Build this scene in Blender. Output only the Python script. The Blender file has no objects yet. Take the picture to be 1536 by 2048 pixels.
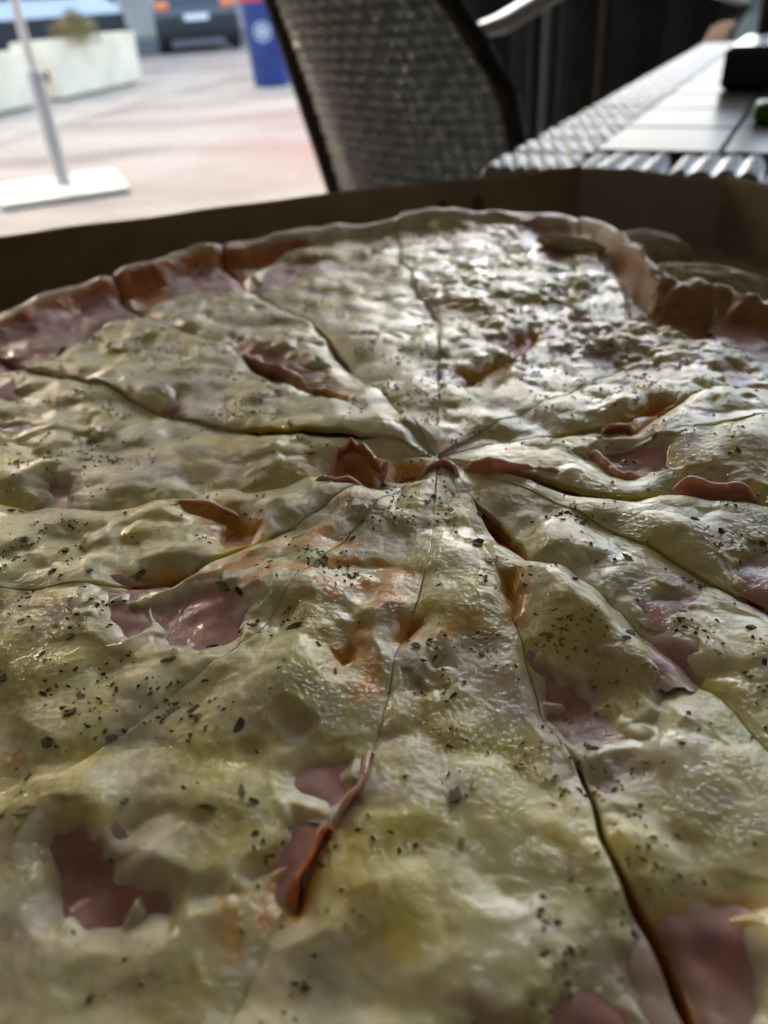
import bpy, bmesh, math, random
import numpy as np
from mathutils import Vector, Matrix
R = math.radians
rng = np.random.default_rng(7); random.seed(7)
scene = bpy.context.scene
col = scene.collection

# ------------------------------------------------------------------ camera, sky, sun, exposure
CAM_Z = 0.86
cd = bpy.data.cameras.new('camera'); cam = bpy.data.objects.new('camera', cd); col.objects.link(cam)
th, ro = R(34), R(4)
fw = Vector((0, math.cos(th), -math.sin(th))); rt = Vector((1, 0, 0)); up = Vector((0, math.sin(th), math.cos(th)))
rc = rt*math.cos(ro) - up*math.sin(ro); uc = up*math.cos(ro) + rt*math.sin(ro)
m = Matrix((rc, uc, -fw)).transposed().to_4x4(); m.translation = (0, 0, CAM_Z)
cam.matrix_world = m
cd.sensor_fit = 'VERTICAL'; cd.sensor_height = 34.6; cd.sensor_width = 25.95; cd.lens = 34.6*1540/2048
cd.clip_start = 0.005; cd.clip_end = 400
cd.dof.use_dof = True; cd.dof.focus_distance = 0.140; cd.dof.aperture_fstop = 15.0
scene.camera = cam

SUN_EL, SUN_AZ = R(26), R(30)      # sun ahead of the camera, to the left
w = bpy.data.worlds.new('World'); scene.world = w; w.use_nodes = True
nt = w.node_tree; nt.nodes.clear()
sky = nt.nodes.new('ShaderNodeTexSky'); sky.sky_type = 'NISHITA'; sky.sun_disc = False
sky.sun_elevation = SUN_EL; sky.sun_rotation = -SUN_AZ; sky.air_density = 1.0; sky.dust_density = 5.0; sky.ozone_density = 1.0
bg = nt.nodes.new('ShaderNodeBackground'); bg.inputs[1].default_value = 0.15
wo = nt.nodes.new('ShaderNodeOutputWorld')
nt.links.new(sky.outputs[0], bg.inputs[0]); nt.links.new(bg.outputs[0], wo.inputs[0])
sd = bpy.data.lights.new('sun', 'SUN'); sd.energy = 2.0; sd.angle = R(0.53); sd.color = (1.0, 0.95, 0.87)
so = bpy.data.objects.new('sun', sd); col.objects.link(so)
sdir = Vector((-math.sin(SUN_AZ)*math.cos(SUN_EL), math.cos(SUN_AZ)*math.cos(SUN_EL), math.sin(SUN_EL)))
so.rotation_euler = sdir.to_track_quat('Z', 'Y').to_euler(); so.location = sdir*30
vs = scene.view_settings; vs.view_transform = 'Standard'; vs.look = 'None'; vs.gamma = 1; vs.use_curve_mapping = False
vs.exposure = 3.12
cy = scene.cycles; cy.use_denoising = True; cy.max_bounces = 8; cy.diffuse_bounces = 4; cy.glossy_bounces = 4
cy.caustics_reflective = False; cy.caustics_refractive = False
cy.use_adaptive_sampling = True; cy.adaptive_threshold = 0.008

# ------------------------------------------------------------------ helpers
def link(o, parent=None):
    col.objects.link(o)
    if parent: o.parent = parent
    return o
def tag(o, label=None, cat=None, group=None, kind=None):
    if label: o['label'] = label
    if cat: o['category'] = cat
    if group: o['group'] = group
    if kind: o['kind'] = kind
    return o
def empty(name, loc, label, cat, group=None):
    o = bpy.data.objects.new(name, None); o.location = loc; o.empty_display_size = 0.05
    link(o); tag(o, label, cat, group); return o
def build(name, bm, mat, parent=None, smooth=True, world=True):
    """bm in world coordinates; if parent has a location the mesh is shifted into its frame"""
    me = bpy.data.meshes.new(name)
    if parent is not None and world:
        p = parent.matrix_basis.inverted() if parent.parent is None else (parent.parent.matrix_basis @ parent.matrix_basis).inverted()
        bmesh.ops.transform(bm, matrix=p, verts=bm.verts)
    bmesh.ops.recalc_face_normals(bm, faces=bm.faces)
    bm.to_mesh(me); bm.free()
    if smooth:
        me.polygons.foreach_set('use_smooth', [True]*len(me.polygons))
        me.set_sharp_from_angle(angle=R(40))
    if mat: me.materials.append(mat)
    return link(bpy.data.objects.new(name, me), parent)
def new(): return bmesh.new()
def box(bm, c, s, rot=None, bev=0.0):
    g = bmesh.ops.create_cube(bm, size=1)['verts']
    M = Matrix.Translation(c) @ (rot.to_4x4() if rot else Matrix.Identity(4)) @ Matrix.Diagonal((*s, 1))
    bmesh.ops.transform(bm, matrix=M, verts=g)
    if bev:
        es = list({e for v in g for e in v.link_edges})
        bmesh.ops.bevel(bm, geom=es, offset=bev, segments=2, affect='EDGES', profile=0.5)
def tube(bm, pts, rad, n=10, ell=None, cap=True):
    pts = [Vector(p) for p in pts]; rings = []
    for i, p in enumerate(pts):
        t = (pts[min(i+1, len(pts)-1)] - pts[max(i-1, 0)]).normalized()
        a = Vector((0, 0, 1)) if abs(t.z) < .9 else Vector((0, 1, 0))
        u = t.cross(a).normalized(); v = u.cross(t)
        r = rad[i] if isinstance(rad, (list, tuple)) else rad
        e = ell or 1
        rings.append([bm.verts.new(p + u*r*math.cos(k*2*math.pi/n) + v*r*e*math.sin(k*2*math.pi/n)) for k in range(n)])
    for a, b in zip(rings, rings[1:]):
        for k in range(n): bm.faces.new((a[k], a[(k+1) % n], b[(k+1) % n], b[k]))
    if cap: bm.faces.new(rings[0][::-1]); bm.faces.new(rings[-1])
def prism(bm, poly, z0, z1):
    lo = [bm.verts.new((x, y, z0)) for x, y in poly]; hi = [bm.verts.new((x, y, z1)) for x, y in poly]
    n = len(poly)
    bm.faces.new(lo[::-1]); bm.faces.new(hi)
    for k in range(n): bm.faces.new((lo[k], lo[(k+1) % n], hi[(k+1) % n], hi[k]))
def lathe(bm, prof, c, n=24):
    rings = [[bm.verts.new((c[0]+r*math.cos(k*2*math.pi/n), c[1]+r*math.sin(k*2*math.pi/n), c[2]+z)) for k in range(n)] for r, z in prof]
    for a, b in zip(rings, rings[1:]):
        for k in range(n): bm.faces.new((a[k], a[(k+1) % n], b[(k+1) % n], b[k]))
    bm.faces.new(rings[0][::-1]); bm.faces.new(rings[-1])

def mat(name, c=(.5, .5, .5), rough=.5, metal=0, var=0.0, scale=8, bump=0.0, bscale=40, c2=None, spec=.5, coat=0, detail=4, bdist=0.01):
    m = bpy.data.materials.new(name); m.use_nodes = True
    n = m.node_tree.nodes; l = m.node_tree.links; b = n['Principled BSDF']
    b.inputs['Base Color'].default_value = (*c, 1); b.inputs['Roughness'].default_value = rough
    b.inputs['Metallic'].default_value = metal; b.inputs['Specular IOR Level'].default_value = spec
    b.inputs['Coat Weight'].default_value = coat
    tc = n.new('ShaderNodeTexCoord')
    if var or c2:
        t = n.new('ShaderNodeTexNoise'); t.inputs['Scale'].default_value = scale; t.inputs['Detail'].default_value = detail
        l.new(tc.outputs['Object'], t.inputs['Vector'])
        r = n.new('ShaderNodeValToRGB'); r.color_ramp.elements[0].position = .35; r.color_ramp.elements[1].position = .65
        a = c2 if c2 else tuple(x*(1-var) for x in c)
        bb = c if c2 else tuple(min(1, x*(1+var)) for x in c)
        r.color_ramp.elements[0].color = (*a, 1); r.color_ramp.elements[1].color = (*bb, 1)
        l.new(t.outputs[0], r.inputs[0]); l.new(r.outputs[0], b.inputs['Base Color'])
    if bump:
        t = n.new('ShaderNodeTexNoise'); t.inputs['Scale'].default_value = bscale; t.inputs['Detail'].default_value = 6
        l.new(tc.outputs['Object'], t.inputs['Vector'])
        k = n.new('ShaderNodeBump'); k.inputs['Strength'].default_value = bump; k.inputs['Distance'].default_value = bdist
        l.new(t.outputs[0], k.inputs['Height']); l.new(k.outputs[0], b.inputs['Normal'])
    return m
# ------------------------------------------------------------------ setting
def paving_mat():
    m = bpy.data.materials.new('paving'); m.use_nodes = True
    n = m.node_tree.nodes; l = m.node_tree.links; b = n['Principled BSDF']; b.inputs['Roughness'].default_value = .85
    tc = n.new('ShaderNodeTexCoord')
    def noise(s, d=4, st=None):
        t = n.new('ShaderNodeTexNoise'); t.inputs['Scale'].default_value = s; t.inputs['Detail'].default_value = d
        if st:
            mp = n.new('ShaderNodeMapping'); mp.inputs['Scale'].default_value = st; mp.inputs['Rotation'].default_value = (0, 0, R(25))
            l.new(tc.outputs['Object'], mp.inputs[0]); l.new(mp.outputs[0], t.inputs['Vector'])
        else: l.new(tc.outputs['Object'], t.inputs['Vector'])
        return t
    r = n.new('ShaderNodeValToRGB'); e = r.color_ramp.elements
    e[0].position = .36; e[0].color = (.185, .138, .098, 1); e[1].position = .7; e[1].color = (.36, .30, .225, 1)
    e2 = e.new(.5); e2.color = (.315, .258, .192, 1)
    l.new(noise(1.1, 5, (.45, 1.0, 1)).outputs[0], r.inputs[0])
    # reddish patches mixed in by noise
    r2 = n.new('ShaderNodeValToRGB'); r2.color_ramp.elements[0].position = .50; r2.color_ramp.elements[1].position = .66
    l.new(noise(.5, 3, (.8, 1.0, 1)).outputs[0], r2.inputs[0])
    mx = n.new('ShaderNodeMixRGB'); mx.inputs[2].default_value = (.29, .16, .115, 1)
    l.new(r2.outputs[0], mx.inputs[0]); l.new(r.outputs[0], mx.inputs[1])
    mx2 = n.new('ShaderNodeMixRGB'); mx2.blend_type = 'MULTIPLY'; mx2.inputs[0].default_value = .35
    l.new(mx.outputs[0], mx2.inputs[1]); l.new(noise(14, 6).outputs[0], mx2.inputs[2])
    l.new(mx2.outputs[0], b.inputs['Base Color'])
    k = n.new('ShaderNodeBump'); k.inputs['Strength'].default_value = .3; k.inputs['Distance'].default_value = .01
    l.new(noise(60, 4).outputs[0], k.inputs['Height']); l.new(k.outputs[0], b.inputs['Normal'])
    return m
def sheet(name, poly, z, mt, kind='structure'):
    bm = new(); bm.faces.new([bm.verts.new((x, y, z)) for x, y in poly])
    return tag(build(name, bm, mt, smooth=False), kind=kind)
M_asph = mat('asphalt', (.05, .05, .052), .9, var=.3, scale=5, bump=.3, bscale=80)
M_pave = paving_mat()
sheet('ground', [(-150, -150), (150, -150), (150, 250), (-150, 250)], -0.02, mat('earth', (.16, .14, .11), .95, var=.3, scale=.8))
# road runs obliquely behind the paved square; its near kerb passes (-4.4,19.9) and (-2.6,21.1)
kd = Vector((.832, .555, 0)); kn = Vector((-.555, .832, 0)); K0 = Vector((-2.6, 21.1, 0))
def kp(a, b): v = K0 + kd*a + kn*b; return (v.x, v.y)
sheet('road', [kp(-60, 0.2), kp(60, 0.2), kp(60, 9), kp(-60, 9)], -0.012, M_asph)
sheet('pavement', [(-30, -8), (25, -8), kp(30, 0), kp(-30, 0)], 0.0, M_pave)
bm = new()
for a in range(-20, 20):
    c = K0 + kd*(a*1.0+.5) + kn*.1; box(bm, (c.x, c.y, 0.02), (.99, .2, .12), Matrix.Rotation(math.atan2(kd.y, kd.x), 3, 'Z'), .01)
tag(build('kerb', bm, mat('kerb_stone', (.2, .19, .175), .85, var=.15, scale=6)), kind='structure')
# pale concrete strip along the planters
sdv = Vector((.25, .968, 0)); 
M_conc = mat('concrete_strip', (.29, .245, .18), .9, var=.12, scale=3, bump=.2, bscale=30)
a0 = Vector((-3.52, 7.2, 0)); 
q = [a0 - Vector((1.4, 0, 0)), a0 + Vector((.55, 0, 0)), a0 + sdv*6.1 + Vector((.55, 0, 0)), a0 + sdv*6.1 - Vector((1.4, 0, 0))]
sheet('concrete_strip', [(v.x, v.y) for v in q], 0.006, M_conc)

# terrace building behind the viewer, and its awning
M_wall = mat('dark_render', (.10, .075, .055), .9, var=.2, scale=2, bump=.2, bscale=40)
bl = empty('cafe_building', (0, -1.75, 0), 'dark brown cafe front behind the terrace tables', 'building')
bm = new(); box(bm, (1.5, -1.95, 2.2), (9.0, .4, 4.4)); build('wall', bm, M_wall, bl, False)
bm = new(); box(bm, (-.6, -1.72, 1.05), (1.0, .06, 2.1), bev=.01); d = build('door', bm, mat('door_wood', (.09, .05, .03), .5, var=.3, scale=6), bl)
bm = new(); tube(bm, [(-.2, -1.67, 1.0), (-.2, -1.64, 1.0), (-.2, -1.64, 1.2), (-.2, -1.67, 1.2)], .008); build('handle', bm, mat('steel', (.5, .5, .5), .3, 1), d)
M_glass = mat('window_glass', (.03, .035, .04), .08)
for x in (.9, 2.4, 3.9):
    bm = new(); box(bm, (x, -1.73, 1.5), (1.2, .05, 1.4), bev=.008); f = build('window', bm, mat('frame_paint', (.12, .09, .06), .5), bl)
    bm = new(); box(bm, (x, -1.70, 1.5), (1.06, .02, 1.26)); build('pane', bm, M_glass, f, False)
aw = empty('awning', (1.2, 0, 2.6), 'beige fabric awning stretched over the terrace', 'awning')
M_can = mat('awning_fabric', (.10, .09, .07), .9, var=.06, scale=20)
n_ = M_can.node_tree.nodes; l_ = M_can.node_tree.links; tr = n_.new('ShaderNodeBsdfTranslucent'); tr.inputs[0].default_value = (.70, .62, .47, 1)
mx_ = n_.new('ShaderNodeMixShader'); mx_.inputs[0].default_value = .030       # faint translucency, added as soft fill from overhead
l_.new(n_['Principled BSDF'].outputs[0], mx_.inputs[1]); l_.new(tr.outputs[0], mx_.inputs[2]); l_.new(mx_.outputs[0], n_['Material Output'].inputs[0])
AX0, AX1, AY0, AY1 = -2.34, 5.4, -1.75, 3.35
bm = new()
for j, (x0, x1) in enumerate([(AX0, .3), (.3, 2.0), (2.0, 3.7), (3.7, AX1)]):
    vv = []
    for (x, y, z) in ((x0, AY0, 2.95), (x1, AY0, 2.95), (x1, AY1, 2.55), (x0, AY1, 2.55)): vv.append(bm.verts.new((x, y, z)))
    bm.faces.new(vv)
build('canopy', bm, M_can, aw, False)
bm = new(); box(bm, ((AX0+AX1)/2, AY1, 2.47), (AX1-AX0, .02, .22)); build('valance', bm, M_can, aw, False)
M_blk = mat('black_metal', (.012, .012, .013), .4)
for x in (AX0+.05, 2.0, AX1-.05):
    bm = new(); tube(bm, [(x, AY0, 2.93), (x, AY1, 2.53)], .02); build('rafter', bm, M_blk, aw)
bm = new(); box(bm, (5.4, .6, 1.5), (.12, 4.7, 3.0)); side = build('light_screen', bm, M_wall, bl, False)  # unseen screen, added to limit light from the right

bm = new(); box(bm, (-2.42, .45, 1.5), (.12, 4.5, 3.0)); build('light_screen', bm, M_wall, bl, False)  # unseen screen, added to block light coming in from the left

# dark windbreak along the right hand end of the terrace
M_slat = mat('dark_slat', (.011, .012, .011), .75, var=.4, scale=5)
fe = empty('windbreak_fence', (1.6, 3.35, 0), 'dark slatted windbreak with thin grey posts behind the wicker table', 'fence')
slat_me = None
F0 = Vector((.30, 3.62, 0)); fd = Vector((.985, -.175, 0)).normalized(); fa = math.atan2(fd.y, fd.x)
for i in range(46):
    p = F0 + fd*(i*.098)
    if slat_me is None:
        bm = new(); box(bm, (0, 0, .44), (.112, .018, .86), bev=.002)
        o = build('slat', bm, M_slat, fe, world=False); slat_me = o.data
    else: o = link(bpy.data.objects.new('slat', slat_me), fe)
    o.location = (p.x - 1.6, p.y - 3.35 + (i % 2)*.024, random.uniform(-.006, .006)); o.rotation_euler = (0, 0, fa + random.uniform(-.02, .02))
M_gpost = mat('grey_post', (.05, .055, .055), .5)
for i, a in enumerate((.47, 1.65, 2.9, 4.1)):
    p = F0 + fd*a - Vector((0, .06, 0))
    bm = new(); tube(bm, [(p.x, p.y, 0), (p.x, p.y, .93)], .022); lathe(bm, [(.03, 0), (.03, .02), (.005, .035)], (p.x, p.y, .93), 10); build('post', bm, M_gpost, fe)
bm = new(); e = F0 + fd*4.5; 
tube(bm, [(F0.x, F0.y-.02, .885), (e.x, e.y-.02, .885)], .015); build('top_rail', bm, M_gpost, fe)

# houses across the street, added to block the sun and low sky at left
def house(name, cx, cy, w_, h_, rot, c, label):
    rt_ = empty(name, (cx, cy, 0), label, 'building', 'houses added across the street to block light'); rt_.rotation_euler = (0, 0, rot)
    mt = mat('facade', c, .9, var=.08, scale=1.5)
    bm = new(); box(bm, (0, 3, h_/2), (w_, 6, h_)); build('wall', bm, mt, rt_, False, False)
    bm = new(); box(bm, (0, 3, h_+.15), (w_+.5, 6.5, .3), bev=.03); build('roof', bm, mat('roof_edge', (.3, .12, .07), .8), rt_, False, False)
    gl = mat('dark_glass', (.03, .035, .04), .1); fm = mat('frame', (.6, .58, .53), .6)
    for fl in range(int(h_//3)):
        for k in range(int(w_//2.4)):
            x = -w_/2 + 1.2 + k*2.4
            bm = new(); box(bm, (x, -.04, 1.7+fl*3), (1.2, .08, 1.5)); o = build('window', bm, fm, rt_, False, False)
            bm = new(); box(bm, (x, -.09, 1.7+fl*3), (1.04, .02, 1.34)); build('pane', bm, gl, o, False, False)
for a_, w_, h_, c_, lab in ((4.0, 22, 18, (.30, .27, .22), 'pale tall townhouse added across the street behind the parked cars to block sun and sky'),
                            (-21, 26, 18, (.26, .21, .16), 'long tan townhouse added across the street at the far left to block sun and sky')):
    v = K0 + kd*a_ + kn*13; house('townhouse', v.x, v.y, w_, h_, math.atan2(kd.y, kd.x), c_, lab)
# ------------------------------------------------------------------ street things
M_white = mat('white_paint', (.62, .55, .44), .45, var=.04, scale=5, bump=.05, bscale=50)
def white_conc(): return mat('whitewashed_concrete', (.84, .73, .53), .85, c2=(.70, .60, .42), scale=2.2, bump=.25, bscale=25)
M_wc = white_conc(); M_soil = mat('soil', (.13, .085, .05), .95, var=.4, scale=20, bump=.6, bscale=40)
def planter(p0, p1, h, label):
    p0, p1 = Vector((*p0, 0)), Vector((*p1, 0)); d = (p1-p0); L = d.length; d.normalize(); n = Vector((-d.y, d.x, 0))
    root = empty('planter', (p0+p1)/2 + n*.25, label, 'planter', 'white concrete planters at the edge of the square')
    def pt(a, b): v = p0 + d*a + n*b; return (v.x, v.y)
    t = .06
    bm = new()
    out0 = [pt(.02, .02), pt(L-.02, .02), pt(L-.02, .5), pt(.02, .5)]; out1 = [pt(0, 0), pt(L, 0), pt(L, .52), pt(0, .52)]
    inn = [pt(t, t), pt(L-t, t), pt(L-t, .52-t), pt(t, .52-t)]
    lo = [bm.verts.new((x, y, .03)) for x, y in out0]; hi = [bm.verts.new((x, y, h)) for x, y in out1]
    ii = [bm.verts.new((x, y, h)) for x, y in inn]; il = [bm.verts.new((x, y, h-.16)) for x, y in inn]
    bm.faces.new(lo[::-1])
    for a, b in ((lo, hi), (hi, ii), (ii, il)):
        for k in range(4): bm.faces.new((a[k], a[(k+1) % 4], b[(k+1) % 4], b[k]))
    bmesh.ops.bevel(bm, geom=[e for e in bm.edges], offset=.012, segments=2, affect='EDGES')
    build('trough', bm, M_wc, root)
    bm = new(); prism(bm, [pt(t, t), pt(L-t, t), pt(L-t, .52-t), pt(t, .52-t)], h-.2, h-.05)
    bmesh.ops.subdivide_edges(bm, edges=bm.edges, cuts=4)
    for v in bm.verts:
        if v.co.z > h-.06: v.co.z += random.uniform(-.02, .03)
    build('soil', bm, M_soil, root)
    for a in (.25, L-.25):
        bm = new(); q = p0 + d*a + n*.26; box(bm, (q.x, q.y, .015), (.12, .4, .03), Matrix.Rotation(math.atan2(d.y, d.x), 3, 'Z')); build('foot', bm, M_soil, root)
    return root
planter((-3.44, 10.38), (-2.92, 12.40), .615, 'long white concrete planter with a yellow-green shrub at its near end')
planter((-4.02, 8.25), (-3.56, 10.02), .555, 'long white concrete planter behind the white pole, cut by the left edge of the photo')
M_leaf = [mat('dry_leaf', c, .6, var=.3, scale=30) for c in ((.26, .20, .05), (.18, .16, .04), (.30, .21, .08))]
def shrub(c, h, wd, n, label):
    root = empty('shrub', c, label, 'shrub')
    bm = new()
    for k in range(9):
        a = random.uniform(0, 6.28); t = Vector((math.cos(a)*wd*random.uniform(.2, .8), math.sin(a)*wd*random.uniform(.2, .8), h*random.uniform(.6, 1)))
        tube(bm, [Vector(c), Vector(c)+t*.5+Vector((0, 0, .03)), Vector(c)+t], [.008, .005, .002], 5)
    build('stem', bm, M_leaf[2], root)
    for mi, mt in enumerate(M_leaf):
        bm = new()
        for k in range(n):
            a = random.uniform(0, 6.28); rr = wd*random.random()**.6; z = h*(random.random()**.8)*(1-.5*rr/wd)
            p = Vector(c)+Vector((math.cos(a)*rr, math.sin(a)*rr, z))
            rot = Matrix.Rotation(random.uniform(0, 6.28), 3, 'Z') @ Matrix.Rotation(random.uniform(-1.1, 1.1), 3, 'X')
            l_ = random.uniform(.03, .06); w_ = l_*.32
            vs_ = [bm.verts.new(p+rot @ Vector(q)) for q in ((0, -l_/2, 0), (w_, 0, .006), (0, l_/2, -.004), (-w_, 0, .006))]
            bm.faces.new(vs_)
        o = build('foliage', bm, mt, root, False); o['kind'] = 'stuff'
shrub((-3.30, 11.0, .53), .42, .30, 300, 'dry yellow-green shrub growing in the right-hand white planter')
shrub((-3.98, 9.2, .50), .13, .35, 110, 'low brown ground plant in the planter behind the white pole')

# white post on its flat base plate
po = empty('pole', (-1.74, 4.9, 0), 'white metal pole on a flat white base plate in the sun', 'pole')
bm = new(); prism(bm, [(-1.93, 4.40), (-1.30, 4.66), (-1.55, 5.30), (-2.16, 5.02)], .004, .035); bmesh.ops.bevel(bm, geom=list(bm.edges), offset=.006, segments=2, affect='EDGES')
build('base_plate', bm, M_white, po)
M_pole = mat('grey_white_pole', (.42, .39, .34), .4, var=.04, scale=6)
bm = new(); lathe(bm, [(.0, .035), (.052, .035), (.052, .05), (.042, .06), (.042, .60), (.038, .615)], (-1.74, 4.9, 0)); build('sleeve', bm, M_pole, po)
bm = new(); lathe(bm, [(.023, .62), (.023, 2.30), (.02, 2.33), (.004, 2.345)], (-1.74, 4.9, 0)); build('shaft', bm, M_white, po)
bm = new(); tube(bm, [(-1.70, 4.88, .58), (-1.66, 4.86, .58)], .007); tube(bm, [(-1.66, 4.86, .55), (-1.66, 4.86, .61)], .01); build('clamp_knob', bm, M_blk, po)

# blue litter bin with red lid
bi = empty('litter_bin', (-.98, 10.62, 0), 'blue round litter bin with a red lid and a pale round emblem', 'bin')
M_blue = mat('blue_plastic', (.022, .05, .19), .4, var=.1, scale=5)
bm = new(); lathe(bm, [(.205, .005), (.215, .02), (.255, .80), (.268, .82), (.268, .86), (.25, .865)], (-.98, 10.62, 0), 32); build('body', bm, M_blue, bi)
bm = new(); lathe(bm, [(.272, .85), (.275, .90), (.25, 1.0), (.16, 1.10), (.02, 1.13)], (-.98, 10.62, 0), 32); build('lid', bm, mat('red_plastic', (.55, .022, .015), .4), bi)
bm = new()      # emblem wraps the curved front
c0 = -R(95)
def emb(r0, r1, off):
    g = []
    for rr in (r0, r1):
        g.append([bm.verts.new((-.98+(.2425+off)*math.cos(c0+rr*math.cos(k*math.pi/12)/.24), 10.62+(.2425+off)*math.sin(c0+rr*math.cos(k*math.pi/12)/.24), .56+rr*math.sin(k*math.pi/12))) for k in range(24)])
    for k in range(24): bm.faces.new((g[0][k], g[0][(k+1) % 24], g[1][(k+1) % 24], g[1][k]))
emb(.075, .10, .008); emb(.005, .055, .008)
build('emblem', bm, mat('pale_print', (.42, .45, .48), .6), bi)

# parked cars (far and out of focus)
M_tyre = mat('tyre', (.02, .02, .02), .85); M_rim = mat('wheel_rim', (.35, .35, .36), .35, .8)
M_cglass = mat('car_glass', (.012, .014, .016), .06)
def car(label, c, rot, L, W, prof, glass, body, lampc, low_mat=None):
    root = empty('parked_car', (c[0], c[1], -.012), label, 'car', 'cars parked along the kerb'); root.rotation_euler = (0, 0, rot)
    bm = new()
    def ring(y, k): return [bm.verts.new((x*L, y*(W/2)*(1-.16*max(0, (z-.9))/.55), z)) for x, z in prof]
    a = ring(-1, 0); b = ring(1, 0)
    bm.faces.new(a); bm.faces.new(b[::-1]); n = len(prof)
    for k in range(n): bm.faces.new((a[k], b[k], b[(k+1) % n], a[(k+1) % n]))
    bmesh.ops.bevel(bm, geom=list(bm.edges), offset=.05, segments=3, affect='EDGES')
    build('body', bm, body, root, True, False)
    for s in (-1, 1):
        for g in glass:
            bm = new(); vv = [bm.verts.new((x*L, s*(W/2)*(1-.16*max(0, (z-.9))/.55)+s*.004, z)) for x, z in g]; bm.faces.new(vv); build('side_window', bm, M_cglass, root, False, False)
        for x in (-.31, .31):
            bm = new(); prof_w = [(.20, -.11), (.30, -.11), (.325, -.07), (.325, .07), (.30, .11), (.20, .11)]
            lathe(bm, prof_w, (0, 0, 0), 24); bmesh.ops.transform(bm, matrix=Matrix.Translation((x*L, s*(W/2-.11), .325)) @ Matrix.Rotation(R(90), 4, 'X'), verts=bm.verts)
            o = build('wheel', bm, M_tyre, root, True, False)
            bm = new(); lathe(bm, [(.05, -.118), (.2, -.115), (.2, .115), (.05, .118)], (0, 0, 0), 20); bmesh.ops.transform(bm, matrix=Matrix.Translation((x*L, s*(W/2-.11), .325)) @ Matrix.Rotation(R(90), 4, 'X'), verts=bm.verts)
            build('rim', bm, M_rim, o, True, False)
        bm = new(); box(bm, (-.497*L, s*(W/2-.2), .88), (.06, .30, .16), bev=.03); build('tail_light', bm, lampc, root, True, False)
        bm = new(); box(bm, (.495*L, s*(W/2-.25), .72), (.06, .32, .14), bev=.03); build('headlight', bm, mat('lamp_glass', (.6, .6, .6), .1), root, True, False)
    for x in (-.497, .497):
        bm = new(); box(bm, (x*L, 0, .46), (.1, W-.06, .24), bev=.03); build('bumper', bm, M_tyre, root, True, False)
    bm = new(); box(bm, (-.505*L-.01, 0, .66), (.02, .5, .11)); build('number_plate', bm, mat('plate', (.7, .7, .65), .5), root, False, False)
    bm = new(); vv = [bm.verts.new(v) for v in ((-.47*L, -W*.36, .98), (-.47*L, W*.36, .98), (-.41*L, W*.32, 1.36), (-.41*L, -W*.32, 1.36))]; bm.faces.new(vv); build('rear_window', bm, M_cglass, root, False, False)
    if low_mat:  # dark boxes along the lower sides of the body
        bm = new()
        for s in (-1, 1): box(bm, (0, s*(W/2+.004), .52), (L*.98, .03, .62), bev=.01)
        build('dark_lower_side', bm, low_mat, root, True, False)
    return root
hatch = [(-.49, .26), (-.50, .60), (-.485, .95), (-.42, 1.40), (-.36, 1.46), (.0, 1.45), (.14, 1.36), (.28, .98), (.46, .82), (.50, .62), (.49, .26)]
hglass = [[(-.40, 1.0), (-.37, 1.36), (-.12, 1.38), (-.12, 1.0)], [(-.10, 1.0), (-.10, 1.38), (.06, 1.36), (.22, 1.0)]]
M_carb = mat('black_car_paint', (.012, .012, .014), .3, coat=.5); M_cars = mat('silver_car_paint', (.42, .42, .42), .35, .3, coat=.4)
M_lampo = mat('orange_lamp', (.75, .20, .07), .25)
car('black parked car seen from behind, orange tail lamps, beyond the planter', (-3.55, 21.3), R(100), 4.0, 1.76, hatch, hglass, M_carb, M_lampo)
van = [(-.49, .30), (-.50, .9), (-.485, 1.6), (-.46, 1.9), (.18, 1.92), (.26, 1.86), (.38, 1.15), (.48, .98), (.50, .6), (.49, .30)]
vglass = [[(.10, 1.15), (.10, 1.7), (.22, 1.7), (.33, 1.15)], [(-.18, 1.15), (-.18, 1.7), (.07, 1.7), (.07, 1.15)]]
car('silver grey parked van with dark lower sides behind the planters', (-7.1, 18.3), R(34), 4.9, 1.9, van, vglass, M_cars, M_lampo, M_tyre)

# ------------------------------------------------------------------ woven chairs
M_wick = mat('dark_grey_wicker', (.28, .37, .43), .25, coat=.6, var=.25, scale=60, bump=.25, bscale=400, bdist=.001)
M_frame = mat('black_frame', (.006, .006, .006), .85)
M_arm = mat('grey_lacquer_arm', (.30, .31, .32), .25)
CH = Vector((.24, 1.32, 0))
Lc = [(-.118, .955), (-.088, .858), (-.0607, .741), (-.0264, .601), (.005, .46)]
Rc = [(.03, .955), (.105, .848), (.138, .805), (.173, .748), (.186, .69), (.196, .62), (.205, .46)]
def edge(c, z, Y):
    zs_ = [p[1] for p in c][::-1]; xs_ = [p[0] for p in c][::-1]
    return Vector((float(np.interp(z, zs_, xs_)), Y, z))
def panel(u, z):
    a = edge(Lc, z, 1.35); b = edge(Rc, z, 1.0)
    n = Vector((-.8, -.6, 0))
    return a.lerp(b, u) + n*(.075*(1-(2*u-1)**2)) - n*.10*max(0, .12-u)
def pnorm(u, z):
    du = panel(min(u+.01, 1), z)-panel(max(u-.01, 0), z); dz = panel(u, min(z+.01, .95))-panel(u, max(z-.01, .47))
    n = dz.cross(du).normalized()
    return n if n.y < 0 else -n
def strip(bm, pts, nrm, wdir, wd, th_):
    rings = []
    for p, n, wv in zip(pts, nrm, wdir):
        rings.append([bm.verts.new(p + wv*(wd/2*math.cos(a)) + n*(th_*math.sin(a))) for a in (0, .6, 1.57, 2.54, 3.14, 4.71)])
    for a, b in zip(rings, rings[1:]):
        for k in range(6): bm.faces.new((a[k], a[(k+1) % 6], b[(k+1) % 6], b[k]))
    bm.faces.new(rings[0][::-1]); bm.faces.new(rings[-1])
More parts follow.
